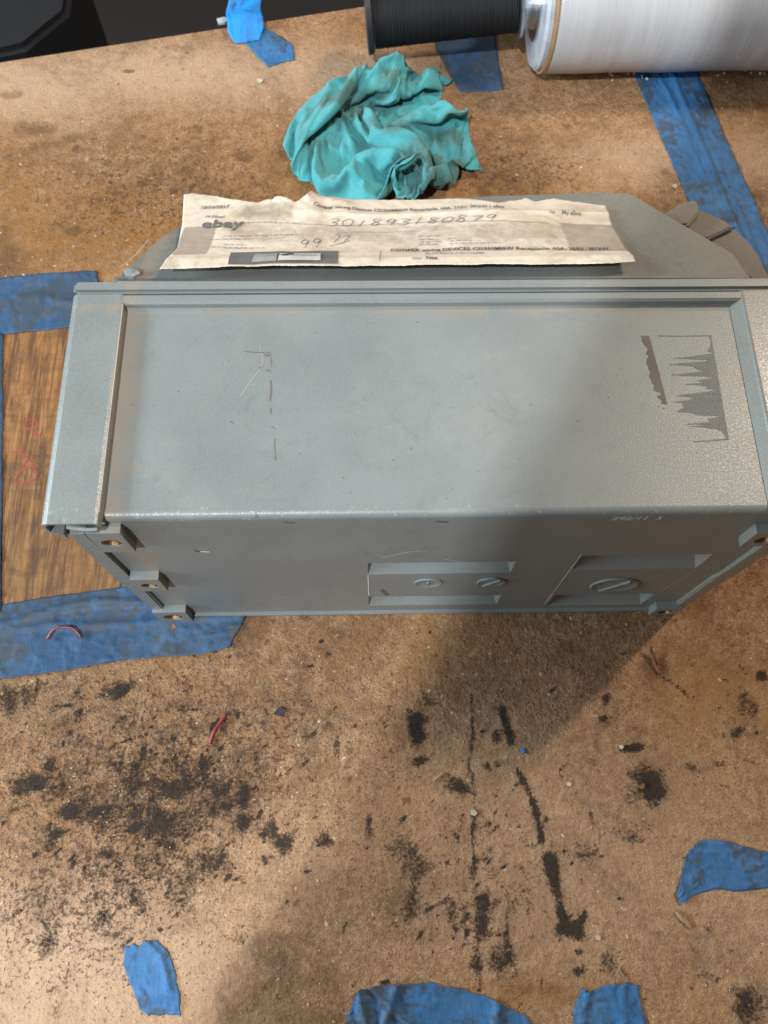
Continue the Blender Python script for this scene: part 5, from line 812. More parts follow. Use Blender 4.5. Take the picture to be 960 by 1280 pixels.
    569,556,87,579,556,100,592,550,106,599,536,105,612,529,110,626,531,116,639,536,117,652,543,116,664,551,116,673,560,111,673,562,96,684,571,91,693,583,89,701,596,88,696,609,94,696,623,99,704,639,93,701,646,74,711,663,78,721,678,87,728,697,83,733,714,80,736,730,73,736,744,65,
    50,506,116,53,518,107,67,516,99,85,507,98,103,501,86,114,484,91,131,473,89,148,470,75,167,463,63,187,452,63,204,442,54,222,448,44,239,454,35,253,468,33,266,483,31,281,493,23,291,513,22,307,510,3,329,519,10,345,533,2,359,536,18,372,550,19,386,561,24,400,570,32,
    412,575,50,409,573,75,398,564,95,386,556,114,371,546,126,379,550,144,392,562,140,398,568,125,410,581,118,421,592,111,433,601,101,438,602,84,436,596,67,434,589,50,446,593,37,464,597,39,482,598,45,493,586,56,507,592,66,518,587,77,533,590,82,542,583,93,555,582,103,554,567,100,
    555,553,101,565,544,107,576,538,114,588,538,123,602,542,126,615,548,127,627,555,126,640,562,126,648,569,118,655,577,109,663,583,99,670,589,88,677,594,76,685,605,73,693,618,71,681,625,80,678,638,94,688,656,95,696,676,97,704,695,99,710,714,95,715,731,91,721,747,87,719,759,77,
    43,488,102,38,503,100,55,497,100,72,489,94,87,485,81,103,478,72,116,464,75,133,452,73,152,446,61,170,446,48,190,450,39,209,454,28,228,465,22,244,480,19,257,497,19,273,505,7,290,521,2,308,527,18,322,538,2,336,542,19,353,553,27,368,563,32,378,577,28,391,584,41,
    407,592,53,396,584,73,384,575,92,372,567,110,362,563,127,366,564,146,378,573,135,387,583,122,398,593,112,409,604,104,423,615,99,427,614,81,423,605,65,426,603,47,445,608,42,463,608,51,479,605,61,484,590,73,499,599,81,513,601,89,523,593,98,536,593,107,537,578,107,538,564,109,
    545,554,116,555,548,123,568,554,122,580,556,128,592,561,123,604,568,127,614,574,122,625,576,113,630,570,101,637,577,93,644,588,87,651,598,79,658,607,71,666,616,63,674,628,58,676,645,64,663,653,78,675,671,75,680,691,81,682,710,92,688,728,91,693,743,82,697,755,93,703,770,92,
    38,479,80,32,493,79,49,499,78,62,487,74,73,470,72,89,462,66,103,454,59,121,462,56,141,464,51,156,459,36,176,462,25,197,472,29,214,479,13,233,495,8,251,510,3,269,525,2,285,536,18,305,543,3,322,558,13,343,559,7,351,572,20,361,581,33,375,586,44,388,601,37,
    397,606,57,392,600,80,380,592,98,364,584,110,356,580,128,363,583,145,381,588,145,385,599,131,391,608,117,398,615,102,409,613,89,417,626,77,412,615,61,423,619,46,442,620,53,459,619,63,472,610,76,478,596,87,493,592,96,506,596,104,517,605,109,520,591,112,523,578,117,528,568,123,
    538,562,131,550,566,125,562,569,132,571,572,123,583,579,124,591,578,113,600,580,105,611,589,102,611,580,92,619,581,79,625,592,73,633,600,64,640,612,57,647,624,51,654,639,48,660,657,48,648,668,62,651,683,78,655,704,81,659,724,86,665,742,89,671,757,82,677,769,91,683,776,104,
    30,473,58,33,487,55,46,497,54,50,479,55,65,470,50,80,463,45,96,461,39,113,464,35,128,477,38,145,475,25,165,480,17,188,486,15,209,492,30,232,506,26,248,526,17,263,545,9,288,551,1,309,564,11,328,578,2,350,579,5,369,579,10,375,591,23,361,597,36,374,608,48,
    388,621,61,378,611,79,374,608,101,356,600,111,350,597,129,360,600,145,378,605,148,391,613,139,400,620,125,409,625,110,400,626,93,400,625,75,404,628,56,422,633,54,437,628,66,453,626,76,464,616,88,471,605,99,486,604,106,495,597,116,504,606,122,514,598,128,516,585,132,524,577,140,
    535,582,133,547,583,136,553,587,125,565,592,124,573,594,114,584,597,108,588,594,96,597,595,86,606,596,77,599,587,68,608,592,58,614,606,53,621,618,45,628,633,40,633,650,38,638,669,41,640,690,49,630,698,68,638,718,66,640,738,73,642,753,84,648,768,85,655,775,98,661,779,112,
    27,484,34,41,478,33,44,494,31,59,493,38,65,479,29,81,477,27,92,483,36,108,485,40,118,491,25,136,495,19,157,500,16,181,506,15,208,509,17,226,523,36,252,538,33,274,552,25,287,571,7,310,586,9,334,592,16,354,591,23,358,596,6,370,608,14,356,613,26,375,622,35,
    370,623,58,364,622,80,365,624,102,348,616,112,345,614,131,357,617,146,375,621,152,388,629,142,396,635,127,399,639,110,398,642,91,391,637,73,402,644,59,420,644,65,431,637,78,445,635,87,453,623,98,464,618,108,475,614,118,479,603,126,490,600,134,499,597,142,508,595,152,520,599,149,
    532,603,145,537,606,133,548,610,128,555,613,118,564,615,109,573,614,99,583,615,91,591,615,80,594,611,69,585,602,61,589,598,48,597,609,39,602,625,33,608,642,30,611,660,38,615,680,40,620,702,40,609,710,59,614,727,73,617,747,72,620,763,80,627,769,94,633,774,107,644,766,116,
    28,497,11,40,490,10,56,489,9,55,503,18,69,501,23,85,499,21,100,496,19,103,506,32,118,508,38,136,510,35,153,518,27,177,518,33,198,527,14,225,539,23,246,557,38,266,570,19,288,590,15,313,587,30,336,598,36,343,608,19,349,615,3,365,625,4,353,630,20,359,628,41,
    369,640,59,358,639,80,356,639,102,340,631,114,340,630,134,356,634,144,370,637,156,376,639,138,383,644,123,391,654,109,385,651,92,385,652,72,401,658,67,415,653,77,424,647,89,436,643,98,444,636,109,451,629,119,458,622,130,466,619,140,476,614,149,489,618,154,500,620,151,512,625,148,
    522,629,142,530,632,133,535,635,122,543,637,113,550,636,102,559,634,91,568,631,81,570,620,72,578,625,63,581,622,50,572,611,45,577,616,31,581,634,30,587,653,27,597,668,19,601,689,22,596,708,35,593,727,50,590,733,71,593,753,75,600,757,90,607,761,104,616,765,118,627,763,129,
    37,522,9,48,516,12,58,514,1,74,514,6,77,523,17,90,522,24,105,519,19,119,517,21,119,529,31,132,530,42,152,532,43,175,538,38,190,546,15,220,557,14,237,575,35,261,590,21,288,602,31,312,595,48,322,609,28,330,622,12,342,633,3,357,643,1,367,642,19,351,644,36,
    358,654,57,354,656,80,342,649,97,332,646,116,337,646,136,350,648,151,368,653,155,383,654,143,377,659,127,377,662,109,375,665,90,382,669,74,399,671,76,407,663,88,418,659,98,428,655,108,436,652,119,446,649,128,457,647,134,471,646,139,480,637,135,486,626,129,493,638,129,496,626,123,
    505,637,119,510,627,111,510,640,107,518,633,100,525,625,93,535,621,84,545,623,72,551,631,60,557,622,51,561,635,48,561,629,35,559,625,20,565,639,14,574,656,7,576,675,11,578,693,25,578,699,49,571,720,56,567,737,69,579,737,85,589,738,99,596,744,113,607,747,125,611,755,139,
    43,547,13,46,538,3,61,538,2,75,538,1,90,535,2,102,536,9,110,542,21,121,538,11,134,541,19,143,546,32,151,553,47,172,559,39,186,566,16,215,575,7,230,593,29,258,608,27,280,600,49,308,613,53,318,627,32,324,640,15,336,650,4,351,659,8,367,660,21,346,660,31,
    341,659,55,337,657,78,337,665,100,327,662,119,337,663,137,347,663,155,364,667,147,382,670,145,381,674,128,378,678,110,373,681,92,381,684,75,392,680,87,404,677,95,412,673,107,423,672,116,434,672,124,448,672,125,460,668,122,467,660,118,472,650,113,464,637,118,473,635,108,482,632,101,
    490,640,98,489,623,87,498,629,82,505,639,77,515,644,75,529,648,78,523,636,66,526,627,54,534,628,42,542,636,35,547,647,29,539,637,17,548,652,11,556,668,11,562,676,28,577,679,43,558,690,53,560,706,70,551,725,79,563,726,94,574,727,108,584,729,121,597,731,132,597,743,145,
    54,567,6,57,556,14,61,545,23,75,545,22,82,554,12,95,556,4,109,557,2,120,560,12,134,563,16,137,567,31,150,574,42,171,580,37,185,587,15,211,594,1,224,611,24,247,610,44,275,616,59,302,630,58,310,644,36,322,657,22,329,667,9,343,671,19,364,676,15,350,677,34,
    348,675,58,340,674,81,324,676,98,331,678,118,342,678,136,346,680,156,365,676,160,376,684,147,377,690,129,373,693,112,369,697,94,382,698,83,396,695,87,399,692,101,409,690,111,423,691,117,437,688,112,447,682,105,454,673,100,453,662,99,448,650,105,456,648,97,459,638,88,467,637,80,
    468,648,92,478,648,84,485,649,75,490,655,87,498,661,81,509,663,72,519,660,58,516,648,47,512,638,35,520,642,24,526,651,36,532,656,25,532,669,12,543,662,25,556,659,40,570,663,55,562,679,71,544,693,75,540,710,88,558,706,95,569,707,109,579,710,123,584,718,138,585,729,152,
    43,580,21,48,570,28,61,566,31,75,565,30,90,565,29,95,573,17,109,576,13,121,581,4,125,583,19,135,589,30,151,596,35,173,602,34,189,608,14,214,614,2,240,621,16,250,629,43,271,633,65,297,648,62,308,662,42,312,672,23,331,676,24,339,686,10,357,693,12,354,695,34,
    340,691,54,342,692,78,326,694,95,335,694,115,342,695,135,350,696,155,365,690,168,365,696,150,364,700,132,365,706,115,376,710,101,386,713,88,387,701,101,401,707,97,412,698,99,417,686,99,429,679,95,440,683,84,436,671,88,429,661,93,433,653,84,440,652,79,453,661,84,450,650,70,
    458,656,74,465,667,80,469,657,68,474,666,73,480,676,75,487,668,65,500,673,57,496,659,51,500,658,38,501,659,23,509,668,33,515,668,18,522,672,34,536,674,42,551,678,50,549,661,61,554,664,83,539,680,90,528,696,97,546,690,101,559,691,114,566,697,129,571,705,145,573,717,159,
    61,588,11,51,589,22,60,587,32,73,586,31,87,586,28,103,586,31,105,595,18,113,601,5,128,603,11,136,611,25,155,617,27,176,624,29,199,628,18,222,635,2,244,641,18,259,647,41,267,652,69,292,665,66,297,676,44,312,688,32,330,693,31,334,702,15,352,710,8,343,709,29,
    338,709,51,344,709,74,328,712,91,335,712,112,342,712,133,358,708,147,367,707,167,379,703,152,378,710,134,371,721,121,386,718,111,379,724,96,393,718,100,402,713,112,418,708,111,428,701,97,427,694,83,417,682,86,413,671,82,417,664,74,425,663,65,427,675,74,436,663,67,441,675,75,
    445,666,62,450,676,71,456,669,61,464,670,55,462,680,69,472,678,58,484,685,64,483,677,49,490,676,41,492,682,27,502,687,22,514,693,25,525,694,33,532,693,50,535,683,62,534,668,72,538,654,87,537,666,104,522,677,96,534,679,111,541,690,123,553,684,136,556,695,151,558,707,166,
    68,606,9,56,608,17,57,606,31,71,605,33,85,605,28,101,606,30,118,606,28,109,617,17,124,624,9,143,627,10,162,633,12,181,645,17,203,647,4,228,656,6,246,662,24,249,662,50,264,671,70,287,683,69,293,693,48,312,701,44,325,710,34,335,717,21,344,725,8,347,725,29,
    337,726,49,346,727,70,343,720,92,333,730,110,350,725,125,362,723,145,370,722,166,387,716,155,390,721,136,380,734,128,392,735,115,380,737,105,393,733,100,403,729,113,419,723,105,420,712,89,411,698,85,402,687,79,404,678,68,411,675,58,417,685,67,424,679,57,431,686,68,433,675,58,
    441,687,66,443,678,53,452,687,60,451,677,48,462,684,47,462,695,60,471,691,50,483,696,56,483,695,42,494,694,43,500,703,36,506,692,42,516,701,53,513,684,53,517,677,66,520,675,82,520,658,91,527,651,108,515,664,109,515,680,116,524,684,132,536,675,143,540,686,159,540,701,172,
    74,625,7,61,626,15,55,625,28,68,624,34,82,624,28,99,625,29,110,616,42,120,628,30,128,643,19,145,650,10,166,656,4,188,662,1,212,669,2,233,678,11,234,674,36,250,682,53,262,689,72,283,699,72,294,709,57,306,717,43,315,722,28,322,723,11,335,732,21,348,742,30,
    341,742,50,339,741,72,353,734,87,340,744,103,355,740,121,359,739,144,373,738,163,394,730,159,401,732,139,388,746,134,393,751,118,385,754,106,394,748,97,408,745,108,406,729,98,403,714,88,402,705,74,416,695,74,405,695,64,405,691,52,416,695,52,423,698,61,426,693,47,435,700,61,
    435,690,48,444,699,58,444,692,42,453,699,51,454,695,36,466,704,39,467,709,57,475,706,46,481,710,57,488,711,44,492,705,55,504,709,49,500,695,56,507,694,68,500,682,68,502,678,83,504,666,96,507,652,104,509,650,123,502,665,125,516,663,135,516,674,151,520,693,158,521,695,178,
    77,643,5,66,645,15,54,643,23,63,642,33,79,643,31,91,634,43,109,632,53,126,643,43,141,656,31,153,670,18,173,678,10,195,685,3,218,691,2,220,688,24,237,695,37,249,701,55,258,707,74,277,715,68,281,716,49,291,722,34,300,728,20,314,738,19,329,748,19,338,755,34,
    344,759,52,353,742,62,358,747,82,347,757,98,352,756,120,368,750,138,378,752,161,400,744,163,411,744,143,403,753,127,394,768,122,388,770,110,400,763,102,405,751,93,417,739,95,415,725,84,403,722,71,414,713,73,423,706,66,410,711,61,412,715,50,421,716,43,427,716,55,431,711,42,
    439,714,57,441,719,40,450,713,54,451,715,39,458,710,49,462,724,39,476,728,41,475,721,58,484,722,44,487,724,59,499,721,53,494,716,65,507,710,62,492,703,67,488,693,73,484,683,84,485,669,92,486,654,101,487,650,119,486,652,136,494,669,141,500,688,140,498,686,160,499,692,181,
    76,662,3,63,661,8,56,660,20,59,659,34,72,652,44,88,647,55,109,648,62,125,661,50,143,675,39,163,685,31,185,689,25,206,682,20,205,703,12,223,708,23,234,713,41,238,714,62,253,724,70,270,731,66,270,730,48,281,737,35,291,745,24,305,755,23,320,763,27,322,756,43,
    329,752,61,348,757,68,364,762,79,356,770,97,366,758,113,370,766,136,388,756,149,406,758,166,418,758,146,413,764,126,407,771,111,399,783,108,399,778,94,410,768,95,412,755,86,425,742,87,411,741,76,419,732,72,427,723,77,434,722,68,424,731,63,425,741,53,435,740,59,440,739,47,
    446,736,60,451,739,48,453,732,63,459,731,51,465,726,65,472,734,57,477,746,50,489,739,61,493,743,48,500,734,51,502,735,66,509,725,67,501,720,77,509,707,77,496,708,86,494,698,96,501,683,100,499,671,110,481,671,108,473,672,123,469,677,141,476,696,139,476,695,159,476,692,181,
    77,679,2,70,677,12,57,677,17,68,671,27,81,667,41,88,664,61,110,665,71,132,674,63,150,687,52,174,689,45,195,680,39,208,696,35,199,713,25,217,724,27,219,721,47,232,730,59,247,738,64,262,747,66,276,744,59,292,745,50,299,756,40,296,771,33,311,778,39,313,769,55,
    331,771,59,347,776,68,364,779,75,372,771,92,368,774,112,384,770,128,384,771,153,405,774,163,423,773,149,423,777,128,415,785,115,415,785,102,407,794,94,411,783,86,419,771,86,426,760,95,424,759,81,425,756,70,432,749,78,443,743,82,444,751,72,439,763,67,445,767,58,455,766,55,
    458,760,67,467,757,57,464,753,73,472,748,62,473,743,76,486,743,74,489,755,70,499,760,62,503,749,70,514,749,64,522,739,67,514,741,81,523,729,78,515,726,90,518,712,94,513,711,108,522,696,109,505,696,115,497,683,126,485,693,116,466,692,121,454,688,139,457,684,160,454,693,181,
    78,696,5,66,691,8,67,688,23,61,682,38,80,683,47,91,682,67,113,682,76,138,686,76,160,681,67,182,677,57,202,685,55,207,705,50,195,719,41,202,732,29,219,735,36,228,744,50,245,746,48,255,758,52,267,754,43,276,760,56,292,764,61,301,777,56,301,795,53,316,791,62,
    327,786,75,344,794,77,350,782,89,367,788,92,378,786,109,376,784,130,382,787,152,403,789,160,424,789,151,416,790,132,425,797,119,427,795,105,422,794,93,421,797,81,429,786,84,429,779,97,437,775,90,436,777,75,445,771,83,448,766,94,459,770,87,457,783,79,468,777,77,467,786,68,
    476,780,66,481,772,72,475,769,84,485,764,75,485,760,87,495,754,91,506,759,84,508,774,77,519,764,77,524,755,84,538,754,75,539,743,80,534,744,94,540,730,92,536,728,106,539,713,110,530,716,125,527,698,130,509,705,131,490,712,130,470,710,135,449,707,142,440,692,155,436,693,178,
    77,710,4,70,705,14,58,701,24,72,695,35,79,700,56,98,699,70,120,699,75,140,699,63,163,697,60,180,688,69,199,693,68,193,707,57,205,720,56,207,735,48,204,748,36,221,752,32,236,758,32,249,768,33,262,777,39,273,783,50,274,781,66,287,785,76,302,794,79,311,809,80,
    326,807,88,335,796,99,353,798,102,359,784,110,367,800,113,378,801,130,381,802,151,400,804,157,420,804,153,425,804,133,414,808,121,415,806,108,419,809,97,427,811,87,435,803,85,436,795,95,445,790,98,446,795,85,456,788,88,458,788,102,470,787,101,476,789,91,480,801,84,488,798,78,
    487,789,88,494,789,76,497,780,82,490,777,94,500,770,88,501,771,102,517,769,101,522,781,93,532,777,88,540,770,92,541,760,100,553,760,91,560,749,95,562,737,104,562,726,115,560,714,127,550,705,137,535,715,144,516,720,146,495,721,148,473,722,150,452,718,155,433,705,159,420,694,174,
    75,724,3,65,720,13,64,716,30,76,710,47,97,700,47,111,711,61,127,716,73,147,714,67,167,710,67,175,699,79,191,694,83,197,707,76,191,722,73,195,737,68,200,751,62,209,763,53,220,774,47,231,785,46,243,796,49,255,804,59,263,808,73,275,811,85,287,813,97,301,814,107,
    316,812,115,332,810,123,348,805,127,350,788,130,365,792,133,365,809,141,381,817,145,394,807,143,412,812,142,429,818,139,422,822,125,425,820,113,433,809,106,434,821,99,441,817,93,444,805,104,451,810,91,456,804,97,469,807,89,470,806,106,479,802,110,482,810,98,492,803,104,495,812,92,
    503,807,88,497,798,99,509,797,89,504,790,103,512,787,93,516,787,108,523,780,116,534,786,109,545,790,101,542,779,112,554,774,106,557,763,113,549,750,114,561,747,124,569,736,132,559,725,142,553,714,153,536,707,159,517,704,154,495,709,157,475,718,163,453,722,168,429,717,166,410,701,169,
    72,738,2,72,732,17,70,731,38,90,722,45,111,710,37,126,719,52,138,729,64,152,727,75,164,717,81,180,714,80,185,708,92,199,705,97,208,714,88,216,724,80,214,739,85,218,755,80,230,764,74,244,770,69,257,770,59,256,777,74,255,783,90,264,787,103,277,788,114,291,789,124,
    305,789,133,320,790,142,336,793,149,353,795,154,366,785,152,367,801,158,377,814,161,392,817,154,404,825,147,417,830,140,429,835,131,436,829,124,436,814,122,439,825,112,447,815,113,448,827,102,458,813,108,460,824,100,467,825,91,479,820,94,483,822,110,491,814,116,500,822,108,504,812,115,
    512,819,104,513,807,115,521,812,103,523,801,112,531,805,100,535,799,111,534,798,126,544,790,126,556,797,119,562,783,116,549,777,126,542,766,126,542,751,130,548,737,133,560,738,146,567,727,157,549,728,155,530,722,159,518,705,168,495,701,168,473,706,168,449,708,171,427,718,180,405,715,171,
    63,746,10,77,747,22,85,728,29,104,734,44,125,724,35,142,716,46,149,731,53,160,733,64,171,726,70,175,729,84,185,727,94,196,726,104,208,723,112,222,718,107,234,724,101,236,741,101,243,739,86,257,747,83,271,751,77,281,762,84,268,756,92,264,757,108,272,759,123,286,760,132,
    302,760,139,317,762,146,332,768,155,346,775,164,360,782,172,373,792,173,385,802,170,397,812,168,409,818,161,421,823,155,433,829,148,444,832,138,443,818,136,451,816,127,450,829,125,460,821,120,458,834,112,471,823,112,471,836,106,482,834,104,496,833,103,497,832,118,504,823,126,516,831,115,
    516,820,128,528,817,129,531,826,118,539,816,124,547,819,114,555,810,116,552,810,130,555,802,140,558,788,139,559,775,136,563,764,128,551,768,139,555,753,134,543,747,145,549,738,156,563,737,169,551,720,165,531,725,173,510,718,165,495,711,180,473,706,182,447,704,185,425,705,179,402,713,184,
    55,751,21,66,743,33,88,744,27,112,741,31,134,737,36,151,725,37,159,721,49,166,734,51,175,738,62,183,740,74,194,742,85,205,745,95,217,746,106,226,741,118,236,733,126,251,729,120,260,729,106,268,724,94,281,734,95,293,739,85,292,747,99,282,738,109,277,733,124,293,737,122,
    308,744,120,323,750,126,337,756,136,351,763,147,365,770,158,379,777,167,392,787,169,402,796,172,413,805,171,424,810,164,436,814,157,445,825,154,454,822,149,460,814,141,459,827,138,467,821,133,467,832,129,467,840,121,478,836,124,485,844,118,497,846,114,510,842,117,505,840,130,519,841,128,
    527,837,121,528,835,135,541,836,136,551,835,130,558,824,134,569,823,128,573,811,131,572,797,130,575,788,139,575,780,129,571,769,139,564,760,147,547,758,143,555,749,145,555,749,160,548,736,171,547,717,179,527,710,177,508,724,177,488,719,170,466,720,178,444,720,187,423,705,191,398,701,184,
]
def rc(cx_, cy_, z): return at(340+cx_*.29167, 70+cy_*.29167, z)
outl = [rc(x, y, .006) for x, y in [(50, 305), (62, 280), (120, 268), (118, 230), (142, 165), (230, 122), (320, 116), (420, 128), (470, 88), (560, 64), (590, 36), (640, 38), (700, 62), (760, 102), (820, 172), (885, 258), (858, 305), (835, 348), (790, 358), (850, 420), (872, 500), (850, 575), (800, 620), (700, 650), (560, 665), (400, 655), (260, 625), (190, 590), (176, 545), (175, 510), (150, 495), (120, 440), (90, 370)]]
ox = [p.x for p in outl]; oy = [p.y for p in outl]
RAG_ROT, RAG_W, RAG_D, RAG_H = 200, .150, .150, .036
Vr = np.array(RAG_POINTS, float).reshape(-1, 3)/4500
_c, _s = math.cos(R(RAG_ROT)), math.sin(R(RAG_ROT)); Vr = np.stack([Vr[:, 0]*_c-Vr[:, 1]*_s, Vr[:, 0]*_s+Vr[:, 1]*_c, Vr[:, 2]], 1)
lo, hi = Vr.min(0), Vr.max(0); Vr = (Vr-(lo+hi)/2*np.array([1, 1, 0])-lo*np.array([0, 0, 1]))*np.array([RAG_W, RAG_D, RAG_H])/(hi-lo)
Vr = Vr+np.array([(min(ox)+max(ox))/2, (min(oy)+max(oy))/2-.003, .0012]); RX, RY = Vr[:, 0], Vr[:, 1]; nq = 72
dirt_and_shade = np.zeros(RX.shape)  # mostly real soil, with some shade painted in
for x, y, rx0, ry0, s in ((300, 165, 190, 50, 1.), (160, 320, 110, 55, .7), (560, 230, 110, 60, .55), (540, 310, 70, 50, 1.1), (500, 110, 70, 40, .9), (760, 290, 110, 50, .7), (640, 440, 140, 90, .95), (790, 480, 90, 130, .8), (700, 560, 90, 60, .9), (420, 280, 60, 40, .5)):
    c = rc(x, y, .02); dirt_and_shade = np.maximum(dirt_and_shade, s*np.exp(-(((RX-c.x)/(rx0*.29*.00058))**2+((RY-c.y)/(ry0*.29*.00080))**2)))
o = mesh('shop_rag', Vr, [(j*nq+i, j*nq+i+1, j*nq+nq+i+1, j*nq+nq+i) for j in range(nq-1) for i in range(nq-1)], M['rag'], None, True); at_ = o.data.attributes.new('dirt_and_shade', 'FLOAT', 'POINT'); at_.data.foreach_set('value', dirt_and_shade.astype(np.float32)); tag(o, 'crumpled teal cloth rag with dark oily patches and painted shade behind the grey box', 'rag')
md = o.modifiers.new('smooth', 'SUBSURF'); md.levels = 2; md.render_levels = 2
md = o.modifiers.new('thickness', 'SOLIDIFY'); md.thickness = .0006; md.offset = -1

# ---------------------------------------------------------------- stretch film roll with handle
RR = .046; ax = Vector((math.cos(R(1.2)), math.sin(R(1.2)), 0)); c0 = Vector((.262, .4545, RR))
roll = root('stretch_film_roll', (c0.x+.12, c0.y, 0), 'roll of clear stretch film with black ribbed handle at the far side of the bench', 'film roll')
bm = bmesh.new(); prof = [(.002, RR*.985), (.004, RR)]
for k in range(60): prof.append((.006+k*.0045, RR+.00012*math.sin(k*1.7)+.0003*math.sin(k*.37)))
lathe(bm, prof+[(.285, RR*.97)], c0, ax, 96); fin('film', bm, M['film'], roll, True)
bm = bmesh.new(); lathe(bm, [(-.0006, RR*.93), (-.001, RR*1.0), (.0014, RR*1.01), (.0024, RR*.99)], c0, ax, 80); fin('core_disc', bm, M['core'], roll)
bm = bmesh.new(); lathe(bm, [(-.006, RR*.75), (-.0062, RR*.90), (-.004, RR*.95), (-.001, RR*.955), (-.0009, RR*.5)], c0, ax, 80); fin('end_plug', bm, M['plug'], roll, False)
bm = bmesh.new(); lathe(bm, [(-.0075, .024), (-.006, .024), (-.0055, .022)], c0, ax, 48); fin('washer', bm, M['steel'], roll)
bm = bmesh.new(); lathe(bm, [(-.0170, .0150), (-.0160, .0160), (-.0125, .0150), (-.009, .0165), (-.0075, .0165)], c0, ax, 48); fin('bushing', bm, M['steel'], roll)
hc = c0-ax*.0172; hx = Vector((-math.cos(R(4)), -math.sin(R(3.)), -math.sin(R(4)))).normalized()
bm = bmesh.new(); lathe(bm, [(0, .0195), (.0006, .0215), (.003, .0220), (.0036, .020)], hc, hx, 56); fin('handle_washer', bm, M['steel'], roll)
bm = bmesh.new(); prof = []
for k in range(64):
    t = .0042+k*.00168; rr = .0178+.0016*(k/64)+.00015*math.sin(k*2.1); prof += [(t, rr-.00030), (t+.0004, rr+.00012), (t+.0009, rr+.0003), (t+.0014, rr)]
lathe(bm, prof, hc, hx, 64); fin('handle_grip', bm, M['black'], roll, True)
bm = bmesh.new(); L0 = .0042+64*.00168; lathe(bm, [(L0, .0205), (L0+.001, .0225), (L0+.0045, .0232), (L0+.0055, .0220)], hc, hx, 56); fin('handle_end_cap', bm, M['plast'], roll)
# bubbles of loose film along the underside
bm = bmesh.new()
for k in range(26):
    x = random.choice([random.uniform(.32, .35), random.uniform(.40, .46)]); yy = c0.y-.018-random.uniform(0, .012); bmesh.ops.create_icosphere(bm, subdivisions=1, radius=random.uniform(.0005, .0012), matrix=Matrix.Translation((x, yy, random.uniform(.003, .010))))
tag(fin('loose_film_crumbs', bm, M['plug'], roll), None, None, kind='stuff')

# ---------------------------------------------------------------- small debris
def wire(label, pts, rad, mat, z0=.0012, name='wire_scrap', cat='wire', group=None):
    bm = bmesh.new(); tube(bm, [at(x, y, z) for x, y, z in smooth_pts(pts, 6)], rad); o = fin(name, bm, M[mat], None, True); return tag(o, label, cat, group)
wire('curved red wire scrap arched on the wide blue tape left of the box', [(59, 799, .0035), (66, 788, .005), (78, 784, .006), (92, 786, .005), (102, 797, .003)], .0008, 'red', group='red wire scraps')
wire('straight red wire scrap lying on the bare bench below the box', [(262, 930, .0014), (268, 914, .0018), (274, 905, .0016), (283, 892, .0016)], .0011, 'red', group='red wire scraps')
wire('thin curled brown stalk by the lower right corner of the box', [(822, 830, .001), (816, 815, .004), (812, 808, .006), (815, 822, .003), (824, 843, .001)], .0006, 'bark', name='dry_stalk', cat='stalk')
wire('small tan fibre scrap below the pointed blue tape scrap', [(845, 1140, .001), (852, 1148, .0018), (864, 1160, .001)], .0006, 'straw', name='fibre_scrap', cat='scrap')
wire('small grey splinter beside the round black smudge', [(541, 977, .001), (548, 971, .0014), (555, 966, .001)], .0005, 'straw', name='splinter', cat='splinter')
def chip(label, px, py, r, mat, el=1., ang=0, name='paint_chip', cat='chip', group=None, n=5, h=.6):
    c = at(px, py, 0); bm = bmesh.new(); k = mmpp(px, py); rd = random.Random(int(px*7+py)); pts = []
    for i in range(n):
        a = -2*math.pi*i/n; q = r*k*rd.uniform(.75, 1.15); x, y = math.cos(a)*q*el, math.sin(a)*q; pts.append(Vector((c.x+x*math.cos(R(ang))-y*math.sin(R(ang)), c.y+x*math.sin(R(ang))+y*math.cos(R(ang)), .0004+r*k*h*rd.uniform(.8, 1.3))))
    prism(bm, pts[::-1], (0, 0, -r*k*h)); o = fin(name, bm, M[mat]); return tag(o, label, cat, group)
chip('cream coloured chip on the thin black line below the box', 592, 1016, 4.4, 'chip'); chip('tiny white chip beside the long blue tape, just behind the hood', 843, 234, 3.6, 'chip')
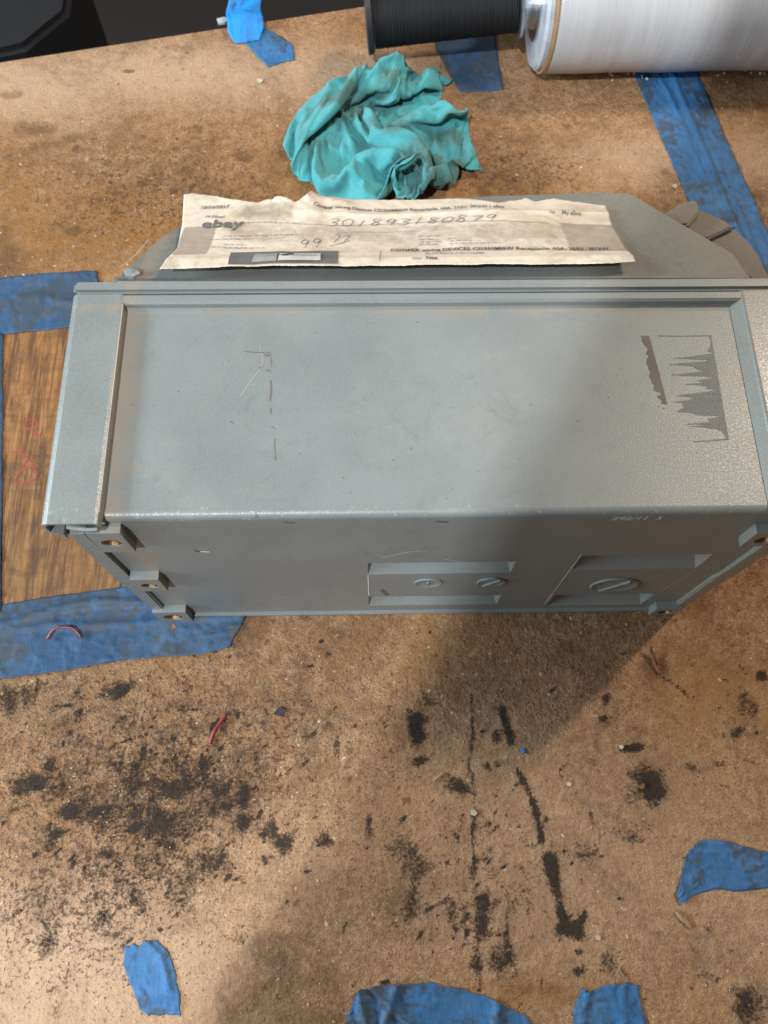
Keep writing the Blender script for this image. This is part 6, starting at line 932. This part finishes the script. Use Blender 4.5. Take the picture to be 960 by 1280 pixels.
chip('dark rectangular rubber crumb right of the straight red wire scrap', 351, 890, 6, 'grit', 1.5, 14, 'rubber_crumb', 'crumb', h=.5, n=4); chip('brown seed like bit on the big black blot', 802, 983, 5, 'bark', .6, -35, 'wood_bit', 'wood bit'); chip('small blue tape fleck at the tip of the box shadow', 653, 939, 3.4, 'tapeclean', 1.1, 0, 'tape_fleck', 'tape', h=.3)
chip('orange brown flake left of the round black smudge', 506, 1000, 4.2, 'bark', .8, 0, 'rust_flake', 'flake', h=.3); chip('pale chip right of the thick black stroke', 747, 1172, 3.2, 'chip', 1.4, 10); chip('pale chip in the middle of the right bench area', 711, 980, 3, 'chip'); chip('white chip on the end of the short black smear', 776, 934, 3, 'chip')
chip('orange rust flake on the tape under the lowest left boss', 217, 785, 5, 'bark', .8, 0, 'rust_flake', 'flake', h=.4); chip('small white chip on the bench left of the rag', 325, 103, 4, 'chip'); chip('dark red crumb under the dark rubber crumb', 363, 937, 4, 'bark', 1.2, 15, 'rubber_crumb', 'crumb', h=.5)
chip('pale scrap at the end of the far bench edge flap', 279, 29, 6, 'plug', 1.3, 10, 'paper_scrap', 'scrap', h=.5)
bmA = {k: bmesh.new() for k in ('chip', 'grit')}
for k, cnt, rmin, rmax in (('chip', 330, .00016, .00048), ('grit', 420, .0002, .0005)):
    for _ in range(cnt):
        if random.random() < .6: px, py = random.gauss(200, 130), random.gauss(1010, 110)
        else: px, py = random.uniform(0, 960), random.choice([random.uniform(780, 1280), random.uniform(90, 240), random.uniform(780, 1280)])
        c = at(px, py, .0003); r_ = random.uniform(rmin, rmax)*(1 if random.random() < .93 else 1.6)
        bmesh.ops.create_icosphere(bmA[k], subdivisions=1, radius=r_, matrix=Matrix.Translation(c) @ Matrix.Rotation(random.random()*3, 4, 'Z') @ Matrix.Diagonal((1, random.uniform(.5, 1), .6, 1)))
tag(fin('pale_sawdust_crumbs', bmA['chip'], M['chip']), 'pale crumbs and sawdust scattered over the bench', 'crumbs', kind='stuff'); tag(fin('dark_grit', bmA['grit'], M['grit']), 'dark grit scattered over the bench', 'grit', kind='stuff')
